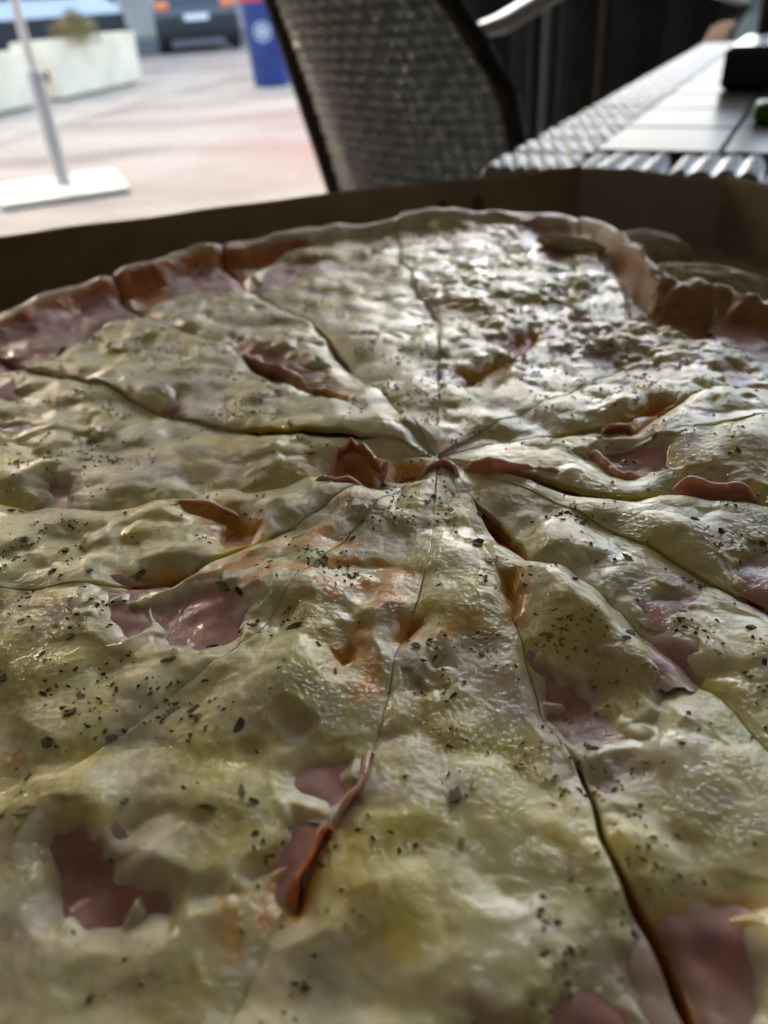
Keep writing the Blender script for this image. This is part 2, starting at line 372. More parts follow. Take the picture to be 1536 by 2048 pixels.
def make_chair(label):
    root = empty('wicker_chair', CH, label, 'chair', 'dark grey wicker chairs round the tables')
    NC, NR = 27, 35
    us = [(i+.5)/NC for i in range(NC)]; zr = [.47+(.945-.47)*(j+.5)/NR for j in range(NR)]
    for i, u in enumerate(us):
        bm = new(); pts = []; nn = []; ww = []
        for j in range(NR*2+1):
            z = .47+(.945-.47)*j/(NR*2); n = pnorm(u, z); s = math.cos(math.pi*(j/2-.5)+math.pi*i)
            pts.append(panel(u, z)+n*.0036*s); nn.append(n); ww.append((panel(min(u+.02, 1), z)-panel(max(u-.02, 0), z)).normalized())
        strip(bm, pts, nn, ww, .0148, .0032); build('upright_strand', bm, M_wick, root)
    for j, z in enumerate(zr):
        bm = new(); pts = []; nn = []; ww = []
        for i in range(NC*2+1):
            u = i/(NC*2); n = pnorm(u, z); s = -math.cos(math.pi*(i/2-.5)+math.pi*j)
            pts.append(panel(u, z)+n*.0052*s); nn.append(n); ww.append((panel(u, min(z+.01, .95))-panel(u, max(.47, z-.01))).normalized())
        strip(bm, pts, nn, ww, .0126, .0034); build('cross_strand', bm, M_wick, root)
    off = Vector((-.60, .80, 0))
    ll = [panel(0, z)+off*.026 for z in (.955, .9, .8, .7, .6, .5, .44)]; ft = ll[-1]+Vector((-.03, .0, -.44))
    bm = new(); tube(bm, ll+[ft], .029, 10); build('rear_leg', bm, M_frame, root)
    rr = [panel(1, z)-off*.008 for z in (.955, .9, .85, .8, .75, .7, .6, .5, .44)]; ft = rr[-1]+Vector((-.02, -.01, -.44))
    bm = new(); tube(bm, rr+[ft], .012, 10); build('rear_leg', bm, M_frame, root)
    bm = new(); tube(bm, [panel(k/12, .955) for k in range(13)], .014, 8); build('top_rail', bm, M_frame, root)
    f = Vector((.8, .6, 0)); wv = Vector((.6, -.8, 0))
    sc_ = (panel(0, .46)+panel(1, .46))/2; sc_.z = .43
    bm = new(); box(bm, sc_+f*.24, (.44, .42, .045), Matrix.Rotation(math.atan2(.6, .8), 3, 'Z'), .018); build('seat', bm, M_wick, root)
    for s in (-1, 1):
        b0 = sc_+wv*.215*s+f*.44
        bm = new(); tube(bm, [b0+Vector((0, 0, .49)), b0, b0+f*.02-Vector((0, 0, .43))], .013, 8); build('front_leg', bm, M_frame, root)
        a0_ = panel(0 if s < 0 else 1, .815)
        bm = new(); tube(bm, [a0_, a0_+f*.05+Vector((0, 0, .006)), a0_+f*.2+Vector((0, 0, .05)), b0+Vector((0, 0, .50)), b0+f*.03+Vector((0, 0, .48))], [.016, .022, .024, .024, .014], 10, .45); build('armrest', bm, M_arm, root)
    return root
def copy_tree(o, parent=None):
    c = o.copy(); col.objects.link(c)
    if parent: c.parent = parent
    for ch in list(o.children): copy_tree(ch, c)
    return c
ch1 = make_chair('dark grey wicker chair with its woven back turned to the pizza box')
c = copy_tree(ch1); c.location = (.88, 2.405, 0); c.rotation_euler = (0, 0, R(143)); c.scale = (1, 1, .95)
c['label'] = 'dark wicker chair beyond the far end of the tiled table, in shadow'
cu = None
bm = new(); box(bm, (1.17, 2.75, .60), (.10, .22, .26), Matrix.Rotation(R(20), 3, 'Z') @ Matrix.Rotation(R(12), 3, 'Y'), .06)
tag(build('cushion', bm, mat('brown_cloth', (.11, .07, .05), .9, var=.2, scale=30), None), 'brown cushion propped on the dark chair at upper right', 'cushion')

# ------------------------------------------------------------------ wicker table with a tiled glossy top
M_band = mat('grey_black_wicker', (.16, .165, .175), .18, coat=.6, var=.2, scale=80, bump=.2, bscale=500, bdist=.001)
M_tile = mat('glossy_slate_tile', (.075, .077, .08), .28, spec=.05, var=.12, scale=12, bump=.04, bscale=90, bdist=.002)
TO = Vector((.0913, .6303, 0)); ta = math.atan2(.877, .48)
TT = Matrix.Translation((TO.x, TO.y, 0)) @ Matrix.Rotation(ta, 4, 'Z')      # local x runs along the left edge, local -y to the right
TL, TW, BW = 1.24, .80, .068
tb = bpy.data.objects.new('wicker_table', None); tb.matrix_world = TT; link(tb)
tag(tb, 'dark wicker table with woven border and glossy tiled top, right of the chair', 'table')
def part(name, bm, m_, par, smooth=True): return build(name, bm, m_, par, smooth, False)
bl_ = .0655; nb = int(TL/bl_)
def band_mesh(w_, l_):
    bm = new(); nx, ny = 28, 44; g = []
    for i in range(nx+1):
        row = []
        for j in range(ny+1):
            u, v = i/nx, j/ny; x = (u-.5)*l_; y = (v-.5)*w_
            k = math.floor(u*4); ph = (k % 2)*.5
            h = .0005*abs(math.sin(math.pi*u*4))**.6 + .0032*abs(math.sin(math.pi*(v*6+ph)))**.8*abs(math.sin(math.pi*u*4))**.7
            e = min(u, 1-u); h += .0045*math.sqrt(min(1, e/.16)); ev = min(v, 1-v); h *= math.sqrt(min(1, ev/.05)+.02)
            row.append(bm.verts.new((x, y, h)))
        g.append(row)
    for i in range(nx):
        for j in range(ny): bm.faces.new((g[i][j], g[i+1][j], g[i+1][j+1], g[i][j+1]))
    return bm
b0 = part('weave_band', band_mesh(BW, bl_-.002), M_band, tb); b0.location = (bl_*.5, -BW/2, .738)
for k in range(1, nb):
    o = link(bpy.data.objects.new('weave_band', b0.data), tb); o.location = (bl_*(k+.5), -BW/2, .738)
for k in range(nb):
    o = link(bpy.data.objects.new('weave_band', b0.data), tb); o.location = (bl_*(k+.5), -TW+BW/2, .738)
nw = int((TW-2*BW)/bl_)
for xx in (BW/2, bl_*nb-BW/2):
    for k in range(nw):
        o = link(bpy.data.objects.new('weave_band', b0.data), tb); o.location = (xx, -BW-bl_*(k+.5), .7385); o.rotation_euler = (0, 0, R(90))
bm = new(); box(bm, (TL/2, -.012, .70), (TL, .02, .07), bev=.008); box(bm, (TL/2, -TW+.012, .70), (TL, .02, .07), bev=.008)
box(bm, (.012, -TW/2, .70), (.02, TW-.05, .07), bev=.008); box(bm, (TL-.012, -TW/2, .70), (.02, TW-.05, .07), bev=.008)
box(bm, (TL/2, -TW/2, .733), (TL-.03, TW-.03, .006))
part('apron', bm, M_wick, tb)
t0 = None; px_, py_ = (bl_*nb-2*BW)/9, (TW-2*BW)/7
for i in range(9):
    for j in range(7):
        if t0 is None:
            bm = new(); box(bm, (0, 0, 0), (px_-.004, py_-.004, .010), bev=.0012); o = part('tile', bm, M_tile, tb, False); t0 = o.data
        else: o = link(bpy.data.objects.new('tile', t0), tb)
        o.location = (BW+px_*(i+.5), -BW-py_*(j+.5), .742); o.rotation_euler = (random.uniform(-.004, .004), random.uniform(-.004, .004), 0)
for x in (.05, TL-.05):
    for y in (-.05, -TW+.05):
        bm = new(); box(bm, (x, y, .34), (.05, .05, .68), bev=.006); part('leg', bm, M_wick, tb)

# square dark ashtray and green lighter on it
def tl(x, y, z): return TT @ Vector((x, y, z))
bx = .435; by = -.118
at_ = bpy.data.objects.new('ashtray', None); at_.matrix_world = TT @ Matrix.Translation((bx+.085, by-.085, .748)); link(at_)
tag(at_, 'square dark ashtray with a shiny rim on the tiled table', 'ashtray')
M_ash = mat('dark_melamine', (.02, .019, .018), .18)
bm = new(); s_ = .06
def sq(s, z): return [bm.verts.new((x*s, y*s, z)) for x, y in ((-1, -1), (1, -1), (1, 1), (-1, 1))]
rg = [sq(.080, 0), sq(.085, .003), sq(.085, .036), sq(.080, .041), sq(.045, .041), sq(.036, .016)]
bm.faces.new(rg[0][::-1]); bm.faces.new(rg[-1])
for a, b in zip(rg, rg[1:]):
    for k in range(4): bm.faces.new((a[k], a[(k+1) % 4], b[(k+1) % 4], b[k]))
part('bowl', bm, M_ash, at_, False)
bm = new(); r2 = [sq(.0795, .0414), sq(.046, .0414)]
for k in range(4): bm.faces.new((r2[0][k], r2[0][(k+1) % 4], r2[1][(k+1) % 4], r2[1][k]))
part('rim', bm, mat('steel_rim', (.6, .6, .58), .25, 1), at_, False)
li = bpy.data.objects.new('lighter', None); li.matrix_world = TT @ Matrix.Translation((.212, -.172, .747)) @ Matrix.Rotation(R(-85), 4, 'Z'); link(li)
tag(li, 'green plastic lighter lying on the tiled table in front of the ashtray', 'lighter')
bm = new(); box(bm, (.03, 0, .0085), (.062, .025, .017), bev=.006); part('body', bm, mat('green_plastic', (.10, .30, .015), .3), li)
bm = new(); box(bm, (.068, 0, .0085), (.014, .022, .015), bev=.004); part('cap', bm, mat('lighter_steel', (.5, .5, .5), .25, 1), li)

# ------------------------------------------------------------------ the table under the box
BA = R(13.6); ba = Vector((math.cos(BA), math.sin(BA), 0)); bb = Vector((-math.sin(BA), math.cos(BA), 0)); ZT = .744
def ab(a, b): v = ba*a+bb*b; return (v.x, v.y)
t1 = empty('dining_table', (0, .05, 0), 'dark table carrying the open pizza box', 'table')
M_top = mat('dark_table_top', (.05, .045, .04), .5, var=.2, scale=10)
bm = new(); prism(bm, [ab(-.5, -.36), ab(.285, -.36), ab(.285, .50), ab(-.5, .50)], ZT-.03, ZT); bmesh.ops.bevel(bm, geom=list(bm.edges), offset=.004, segments=2, affect='EDGES')
build('tabletop', bm, M_top, t1)
for a in (-.45, .235):
    for b in (-.31, .45):
        bm = new(); x, y = ab(a, b); box(bm, (x, y, (ZT-.03)/2), (.045, .045, ZT-.03), Matrix.Rotation(BA, 3, 'Z'), .004); build('leg', bm, M_frame, t1)

# ------------------------------------------------------------------ pizza box
M_card = mat('kraft_card', (.27, .205, .135), .85, var=.12, scale=60, bump=.15, bscale=300, bdist=.001)
M_card2 = mat('pale_card', (.34, .295, .225), .85, var=.06, scale=60)
M_slot = mat('slot_dark', (.09, .07, .05), .9)
pb = empty('pizza_box', (*ab(.06, .18), ZT), 'open kraft cardboard pizza box with cut corners round the pizza', 'box')
A0, A1, B0, B1, CC = -.145, .2585, -.045, .3945, .063
TOPZ = .86-.0812
oct_ = [(A0+CC, B0), (A1-CC, B0), (A1, B0+CC), (A1, B1-.063), (A1-.043, B1), (A0+CC, B1), (A0, B1-CC), (A0, B0+CC)]
bm = new(); prism(bm, [ab(*p) for p in oct_], ZT+.0005, ZT+.003); build('floor_panel', bm, M_card, pb, False)
nm = ['wall', 'corner_flap']*4
for k in range(8):
    p, q = oct_[k], oct_[(k+1) % 8]
    p, q = Vector((*ab(*p), 0)), Vector((*ab(*q), 0)); d = (q-p).normalized(); n = Vector((-d.y, d.x, 0))
    cen = Vector((*ab((A0+A1)/2, (B0+B1)/2), 0))
    if (cen-p).dot(n) < 0: n = -n
    flap = k % 2 == 1
    top = TOPZ - (.0012 if flap else 0)
    bm = new(); N = 24; t_ = .0022 if flap else .003
    L_ = (q-p).length; rows = []
    for i in range(N+1):
        f = i/N; w1 = .0009*math.sin(f*9+k*2)+.0006*math.sin(f*23+k); base = p+(q-p)*f
        zt = top + .0006*math.sin(f*7+k) + .0003*math.sin(f*31)
        off = .0 if not flap else .0006
        rows.append([bm.verts.new((base.x+n.x*o_, base.y+n.y*o_, z)) for o_, z in ((off, ZT+.003), (off-.002+w1, zt-.001), (off-.002+w1+t_*.5, zt), (off-.002+w1+t_, zt-.001), (off+t_, ZT+.003))])
    for a, b in zip(rows, rows[1:]):
        for j in range(4): bm.faces.new((a[j], b[j], b[j+1], a[j+1]))
    bm.faces.new(rows[0]); bm.faces.new(rows[-1][::-1])
    build(nm[k], bm, M_card2 if k == 3 else M_card, pb)
    if k == 4:      # two small die-cut tab slots in the far wall
        for f in (.20, .265):
            bm = new(); c = p+(q-p)*f + n*.0042
            for sx, z in ((-.006, ZT+.014), (.006, ZT+.014), (.002, ZT+.026), (-.001, ZT+.026)):
                v = c + d*sx; bm.verts.new((v.x, v.y, z))
            bm.verts.ensure_lookup_table(); fce = bm.faces.new(bm.verts); bmesh.ops.extrude_face_region(bm, geom=[fce])
            for v in bm.verts[4:]: v.co -= n*.001
            build('slot', bm, M_slot, pb, False)
# ------------------------------------------------------------------ the pizza
# plan coordinates in metres; the cuts meet at STAR, the rim is a circle about PC
CUTS=[[(0.0583,11.2),(0.0738,14.9),(0.0885,12.7)],[(0.02,36.0),(0.2,36.0)],[(0.0715,61.7),(0.1086,61.3),(0.1595,64.9),(0.2206,67.5)],[(0.0853,84.1),(0.1162,88.1),(0.1681,89.9),(0.237,89.1)],[(0.0593,110.4),(0.0992,110.0),(0.1326,112.7),(0.1461,113.8),(0.1968,112.6),(0.2278,110.8)],[(0.0527,128.8),(0.0773,128.7),(0.0978,126.4),(0.1223,129.3),(0.1589,129.4),(0.2011,126.5),(0.2178,125.6)],[(0.0457,159.0),(0.0694,155.2),(0.0843,153.5),(0.1082,150.3),(0.1381,150.1),(0.1544,149.3)],[(0.0499,192.0),(0.0612,189.7),(0.0717,191.0),(0.0809,188.9),(0.1008,183.9)],[(0.0512,218.7),(0.0642,217.1),(0.0746,213.6),(0.0817,211.1),(0.0969,205.4)],[(0.0546,236.4),(0.0687,237.9),(0.0782,236.5),(0.0915,235.5),(0.1012,234.3),(0.1132,232.0)],[(0.038,262.2),(0.0442,261.1),(0.0631,258.5),(0.0753,258.4),(0.0849,258.0),(0.0959,256.9),(0.1057,255.0),(0.1129,254.3),(0.1202,254.0)],[(0.0375,277.6),(0.0513,277.4),(0.0665,276.3),(0.0792,275.7),(0.0871,277.2),(0.0945,277.2),(0.1009,276.4),(0.1124,276.5),(0.1218,276.8)],[(0.0447,286.7),(0.0508,293.3),(0.058,294.4),(0.0671,294.6),(0.0725,294.3),(0.0772,294.9),(0.0853,294.9),(0.0899,294.1),(0.0955,293.2)],[(0.0336,313.1),(0.0449,311.8),(0.0568,312.5),(0.0699,311.1),(0.0775,311.2)],[(0.035,321.8),(0.0464,327.9),(0.0503,333.4),(0.0615,335.7),(0.0688,335.8)]]
POLYS=[('h',[(-132.7,271.7),(-123.0,274.9),(-114.4,288.2),(-102.3,292.5),(-87.2,280.9),(-82.2,266.8),(-92.0,263.8),(-91.3,245.1),(-105.3,247.7),(-106.0,225.4),(-115.2,225.1)]),('h',[(-70.1,288.6),(-72.6,310.5),(-64.7,322.1),(-51.4,305.7),(-46.6,289.3),(-53.4,283.9)]),('h',[(-43.7,288.7),(-43.5,317.2),(-27.9,331.3),(-6.8,318.9),(1.6,326.2),(-8.8,305.7),(-22.6,304.3),(-33.1,286.4)]),('h',[(-44.8,240.8),(-35.7,234.9),(-28.6,224.6),(-15.8,209.9),(-13.5,202.6),(-21.4,205.6),(-34.4,220.6),(-41.5,229.7)]),('s',[(-22.9,205.2),(-15.5,201.2),(-7.1,190.2),(-8.4,185.8),(-15.3,191.5)]),('h',[(-59.7,198.6),(-55.6,201.8),(-52.6,188.2),(-56.7,187.1)]),('h',[(-79.5,178.1),(-76.1,184.5),(-71.1,176.9),(-74.0,172.6)]),('h',[(-79.3,155.1),(-78.6,159.5),(-73.2,156.5),(-71.5,149.8),(-75.4,149.2)]),('s',[(-45.9,144.8),(-40.4,143.7),(-31.9,137.8),(-26.8,131.6),(-27.5,126.4),(-32.3,124.4),(-35.0,129.0),(-33.7,135.1),(-39.7,139.7)]),('s',[(-11.5,148.3),(-9.5,157.0),(-4.8,157.5),(-0.4,147.9),(-1.6,143.8),(-7.2,145.6)]),('s',[(0.7,147.7),(4.4,152.8),(10.2,153.1),(8.4,147.2),(4.0,145.2)]),('h',[(46.3,151.5),(51.9,153.1),(55.6,156.1),(61.1,152.9),(65.7,151.1),(62.0,140.6),(56.9,139.8),(51.3,143.1),(49.5,148.8)]),('h',[(61.0,134.7),(67.0,137.9),(73.1,134.5),(76.8,129.0),(69.8,131.6)]),('h',[(61.4,255.3),(66.8,249.1),(70.8,229.7),(63.5,229.0),(61.0,238.4)]),('h',[(115.6,241.4),(130.5,243.2),(126.1,225.4),(111.9,194.9),(104.3,199.7),(104.0,213.0)]),('h',[(90.0,190.2),(97.6,190.5),(98.1,176.3),(93.3,174.2),(90.2,182.2)]),('s',[(53.5,161.3),(59.4,166.9),(60.7,159.0),(71.3,169.2),(69.5,164.1),(60.3,157.8)]),('h',[(63.6,110.2),(67.6,112.1),(73.3,112.2),(68.1,99.1),(63.3,98.1),(62.0,101.1)]),('h',[(22.6,90.0),(24.9,87.8),(28.8,87.4),(31.4,85.5),(30.2,80.4),(33.0,77.2),(36.5,76.4),(39.1,79.6),(43.0,83.3),(44.7,84.2),(40.2,78.5),(36.8,74.0),(29.8,73.7),(24.6,73.2),(22.4,78.1)]),('h',[(25.7,65.9),(30.3,68.0),(29.9,64.3),(27.5,59.6),(25.8,59.7)]),('s',[(27.1,45.3),(30.5,46.6),(35.7,46.6),(38.7,46.8),(38.8,45.7),(33.0,45.6),(29.0,44.1),(27.8,39.9),(28.4,33.6),(26.9,33.7),(26.7,39.0)]),('h',[(28.4,43.9),(31.0,44.8),(35.2,45.4),(36.8,43.6),(36.8,39.8),(35.9,35.5),(34.4,31.1),(28.1,31.4),(28.1,39.9)]),('h',[(10.4,39.0),(12.3,40.2),(13.6,38.3),(16.7,38.1),(18.4,38.5),(21.1,36.4),(22.7,31.8),(7.8,32.7)]),('h',[(-45.4,56.1),(-48.4,61.1),(-47.3,63.9),(-42.2,62.8),(-39.9,59.0),(-37.2,56.1),(-33.0,54.5),(-29.5,52.3),(-29.6,49.9),(-37.6,50.5),(-42.1,51.4)]),('h',[(-19.8,53.9),(-17.6,57.4),(-16.0,61.5),(-14.1,62.8),(-13.9,58.5),(-16.2,54.6)]),('s',[(-11.4,61.5),(-13.0,61.3),(-15.7,56.5),(-16.6,52.7),(-14.0,50.0),(-12.9,52.4),(-12.2,57.0),(-10.6,59.6)]),('h',[(-53.8,112.9),(-50.6,113.3),(-44.8,112.6),(-43.0,104.2),(-44.6,99.3),(-49.6,103.5)]),('s',[(-51.5,117.1),(-46.0,118.0),(-40.2,118.1),(-40.6,115.1),(-48.1,114.5)]),('h',[(-44.0,109.0),(-37.9,110.5),(-30.7,112.6),(-25.4,107.0),(-26.1,97.4),(-32.5,94.5),(-39.0,97.5)]),('h',[(4.1,89.8),(6.6,90.1),(6.7,86.8),(4.2,85.9)]),('h',[(46.5,102.1),(49.5,103.2),(54.4,101.9),(50.7,99.0),(46.1,98.2)]),('h',[(43.4,89.6),(45.5,90.3),(45.9,85.7),(43.6,83.8),(42.8,86.0)]),('s',[(20.8,109.1),(23.6,109.5),(22.3,102.0),(21.1,97.0),(20.2,101.6)]),('s',[(1.4,94.7),(1.7,99.6),(4.7,99.9),(4.6,98.0),(2.4,94.6)]),('s',[(-10.6,93.5),(-7.3,95.5),(-6.9,92.0),(-8.9,89.9)]),('s',[(20.5,193.6),(24.2,201.4),(29.9,202.1),(35.6,202.2),(29.5,198.8),(24.7,194.6)]),('h',[(14.4,203.0),(21.0,204.7),(20.8,196.9),(15.2,196.8)]),('h',[(-113.7,221.1),(-107.5,216.5),(-100.5,205.1),(-103.8,202.4),(-107.1,203.5)]),('h',[(-102.0,189.9),(-93.4,188.6),(-87.8,185.7),(-94.1,183.0),(-99.5,183.2)]),('h',[(70.5,358.9),(84.2,359.6),(93.8,352.4),(82.6,314.8),(73.5,292.9),(64.4,305.1)]),('h',[(115.1,270.9),(120.8,258.4),(118.2,245.8),(111.6,252.4)]),('h',[(-15.1,69.2),(-11.7,71.5),(-8.1,72.1),(-7.4,68.6),(-10.1,64.8),(-13.6,66.7)]),('s',[(38.1,217.3),(49.9,231.6),(50.5,219.0),(42.6,208.9)]),('h',[(62.1,205.4),(71.8,209.2),(75.7,203.0),(67.0,197.5)]),('s',[(61.6,167.9),(69.0,173.7),(72.9,170.3),(66.0,164.6)])]
THIN=[[(-0.6,94.9),(9.6,95.1),(17.5,91.9),(19.7,81.9),(13.9,79.4),(2.8,82.4),(-0.8,89.1)],[(45.9,105.6),(57.3,107.2),(57.8,101.6),(46.3,96.3)],[(28.3,121.5),(40.2,121.8),(41.8,113.5),(34.7,111.3),(27.0,115.2)],[(25.4,73.6),(35.5,73.2),(31.0,65.4),(25.6,65.9)],[(-51.8,103.8),(-48.3,111.6),(-28.0,113.7),(-24.2,103.6),(-27.4,94.0),(-40.6,92.9)],[(-53.8,65.2),(-35.2,67.6),(-24.8,53.9),(-26.3,47.9),(-43.2,49.1),(-51.5,57.2)],[(6.8,40.3),(22.5,41.3),(24.2,31.7),(4.8,32.8)],[(-72.6,171.9),(-53.2,169.1),(-45.5,153.9),(-57.6,151.1),(-70.3,159.5)],[(-61.8,205.5),(-48.0,210.1),(-44.6,187.0),(-55.9,182.9)],[(-49.7,255.5),(-29.6,238.0),(-9.9,200.3),(-18.1,195.1),(-42.4,223.9)],[(-3.1,69.9),(2.1,72.9),(3.5,64.5),(-3.4,61.3)],[(64.2,133.3),(82.2,136.9),(76.5,124.3),(68.1,127.1)],[(-13.8,141.3),(-3.0,134.2),(2.1,129.9),(-3.1,127.8),(-13.5,133.6)],[(27.8,219.1),(51.6,240.2),(81.9,213.2),(76.2,195.9),(43.3,205.1)],[(-7.4,72.0),(-2.2,75.1),(-1.9,64.9),(-7.4,60.8)]]
ORANGE=[[(-23.4,125.9),(-13.4,129.9),(-1.4,120.0),(5.9,113.0),(4.1,100.6),(-3.7,102.8),(-12.7,105.0),(-20.4,112.9)],[(-39.3,136.8),(-27.4,135.3),(-25.1,122.8),(-34.2,123.8)],[(-12.5,98.5),(-3.8,98.9),(-2.7,82.9),(-7.3,81.3)],[(-27.0,121.4),(-17.3,125.2),(-13.0,115.1),(-23.9,110.4),(-36.0,116.1)],[(-60.8,80.2),(-57.3,79.0),(-56.8,75.3),(-59.0,75.5)],[(-22.5,50.6),(-17.3,52.7),(-15.7,48.3),(-20.1,45.2)],[(4.9,100.5),(15.1,98.2),(13.6,93.5),(4.5,94.4)]]
YELLOW=[[(-8.7,58.8),(3.0,58.6),(4.7,50.5),(-0.5,45.0),(-8.6,48.4)],[(-37.0,87.1),(-24.7,84.9),(-17.6,74.6),(-27.2,70.2),(-37.1,76.3)],[(-73.6,114.3),(-59.4,114.2),(-49.5,94.9),(-55.6,87.8),(-63.9,88.5)],[(-54.2,174.5),(-14.7,174.0),(-13.9,147.5),(-38.9,148.7)],[(-7.2,117.5),(8.2,117.3),(6.0,103.1),(-4.6,102.8)],[(-93.0,245.4),(-62.0,257.9),(-52.2,218.0),(-78.7,215.2)],[(7.6,77.1),(21.0,76.8),(21.9,59.3),(9.0,60.3)],[(33.6,90.3),(41.9,90.6),(40.4,78.9),(31.7,77.8)],[(-51.8,83.3),(-43.8,88.8),(-38.1,81.1),(-46.4,75.3)],[(-34.2,301.8),(5.3,312.5),(3.5,259.6),(-24.5,265.4)]]
BUMPS=[(-8.3,139.6,5,8),(-0.9,132.0,2.5,7),(-17.4,109.7,3.0,8),(-15.6,91.7,2.5,9),(-40.5,105.2,-2,11),(-16.4,57.3,-1.0,9),(-39.1,56.3,-1.8,10),(30.0,115.6,2.5,10),(32.8,100.2,3.5,9),(38.4,89.8,2.5,8),(36.8,43.6,-1.5,10),(39.6,42.3,4,6),(30.2,49.3,2,10),(-7.1,181.2,3,14),(-19.3,164.3,3,16),(-29.6,238.0,3.5,12),(-7.0,233.8,2.5,14),(-66.8,184.6,-3,14),(76.6,160.4,4,25),(53.4,142.8,-3,14),(53.8,127.1,3,14),(-30.5,134.8,-2.5,8),(7.9,138.6,1.5,6),(48.9,283.0,2,20),(2.7,166.2,3,10),(30.8,79.8,-2.5,9),(115.9,246.3,-4,25),(85.1,201.3,1,30),(28.8,193.9,-2,8),(-42.9,65.1,2,5),(-33.3,55.8,3,4),(-40.5,61.2,2.5,4),(-90.4,179.7,2,20),(41.6,148.8,2,12),(-7.4,54.6,2,10)]
RIBBONS=[([(-12.4,151.6),(-11.0,157.7),(-7.2,161.5),(-3.0,159.4),(-0.5,152.8),(0.3,144.1)],5,1.0),([(7.9,146.7),(9.8,150.8),(13.5,151.2),(17.0,150.2),(17.4,144.0)],4.5,0.5),([(18.0,148.8),(22.2,147.6),(29.6,145.1),(37.0,142.8),(40.9,140.9)],4.5,-0.5),([(45.6,155.7),(49.3,151.7),(51.2,142.2),(57.1,140.2),(62.2,140.7)],3.5,-0.5),([(60.0,133.4),(65.4,133.1),(71.9,131.1),(77.0,129.0)],4,-0.5),([(-46.7,146.7),(-41.9,144.8),(-35.8,141.3),(-29.8,137.1)],2.5,0.4),([(-43.3,229.6),(-35.9,219.4),(-27.8,212.5),(-18.4,199.9)],3.0,-0.5),([(-10.8,60.9),(-8.1,64.6),(-6.4,68.4),(-4.1,74.3)],4.4,0.8),([(-10.5,62.1),(-12.4,58.6),(-14.4,54.7),(-15.3,51.0)],3.8,0.8),([(-16.3,146.3),(-11.8,147.8),(-7.3,145.1),(-2.4,140.4)],3.5,0.5),([(54.0,162.6),(58.4,163.0),(60.9,160.1)],3,0.3),([(107.9,251.0),(112.8,255.1),(120.1,256.2),(134.0,250.6)],7,0)]
BIG_HERBS=[(-16.8,98.0,3.4),(17.7,119.8,2.8),(-36.7,92.0,2.6),(-30.2,96.0,2.2),(-23.5,78.1,3.0),(39.4,124.4,2.6),(60.2,121.0,2.6),(44.7,111.9,2.6),(32.5,104.3,2.6),(-64.5,126.5,2.4),(58.0,148.7,3.0),(7.1,63.7,4.2),(-30.5,111.1,3),(-28.3,108.0,2.6),(-33.6,106.5,2.4),(-47.6,116.6,3),(-50.2,83.2,2.5),(-52.1,77.9,2.6),(-43.1,78.2,2.2),(37.8,90.5,2),(54.2,106.1,2),(64.1,117.2,2.0),(-51.3,65.7,3.0),(-51.4,64.2,3),(6.7,56.9,2),(48.2,88.9,2),(51.3,87.4,2),(59.1,92.5,2.4),(-6.7,124.0,2.2),(2.0,128.1,1.8),(-7.2,134.7,2),(20.5,132.2,2),(13.8,133.4,2.4),(9.2,134.5,2),(8.5,81.9,1.8),(17.3,107.3,2),(-9.7,87.8,2),(-64.3,91.8,2.4),(-64.5,118.5,2.2),(-81.0,145.8,2.2),(-82.4,145.0,2.2),(-11.6,143.1,1.8),(6.5,168.2,2),(-31.3,82.0,2),(-53.6,72.4,1.8),(-12.3,93.7,1.6),(-26.3,63.8,2.2),(-21.9,66.5,2.4),(-38.0,66.3,2),(-20.3,64.8,1.8),(-22.4,113.9,1.8),(-56.5,117.6,2.0),(-44.7,143.3,2),(55.7,105.3,1.8)]

STAR = np.array([.01365, .15652]); PC = np.array([.031, .182]); PR = .187; ZS = .769
FLOOR = ZT+.0032
def hash2(ix, iy, s):
    h = (ix.astype(np.int64)*374761393 + iy.astype(np.int64)*668265263 + s*974634777) & 0x7fffffff
    h = ((h ^ (h >> 13))*1274126177) & 0x7fffffff
    return (h ^ (h >> 16)) & 0x7fffffff
def gnoise(x, y, s=0):
    ix = np.floor(x); iy = np.floor(y); fx = x-ix; fy = y-iy
    u = fx*fx*fx*(fx*(fx*6-15)+10); v = fy*fy*fy*(fy*(fy*6-15)+10)
    def g(dx, dy):
        a = hash2(ix+dx, iy+dy, s)*(2*math.pi/0x7fffffff); return np.cos(a)*(fx-dx)+np.sin(a)*(fy-dy)
    a = g(0, 0)+u*(g(1, 0)-g(0, 0)); b = g(0, 1)+u*(g(1, 1)-g(0, 1))
    return (a+v*(b-a))*1.5
def lumps(x, y, wl, s=0, k=7.0):
    # soft rounded mounds of random size, like half-melted shreds
    X, Y = x/wl+s*3.7, y/wl-s*5.9; ix = np.floor(X); iy = np.floor(Y); acc = np.zeros(x.shape)
    for dx in (-1, 0, 1):
        for dy in (-1, 0, 1):
            a = hash2(ix+dx, iy+dy, s+11)/0x7fffffff; b = hash2(ix+dx, iy+dy, s+57)/0x7fffffff; c = hash2(ix+dx, iy+dy, s+93)/0x7fffffff
            d2 = (X-ix-dx-a)**2+(Y-iy-dy-b)**2
            acc += np.exp(-k*(d2*(1.2-.5*c)-.35*c))
    return np.log(acc+1e-6)/k
def N(x, y, wl, s=0): return gnoise(x/wl+s*7.31, y/wl-s*3.17, s)
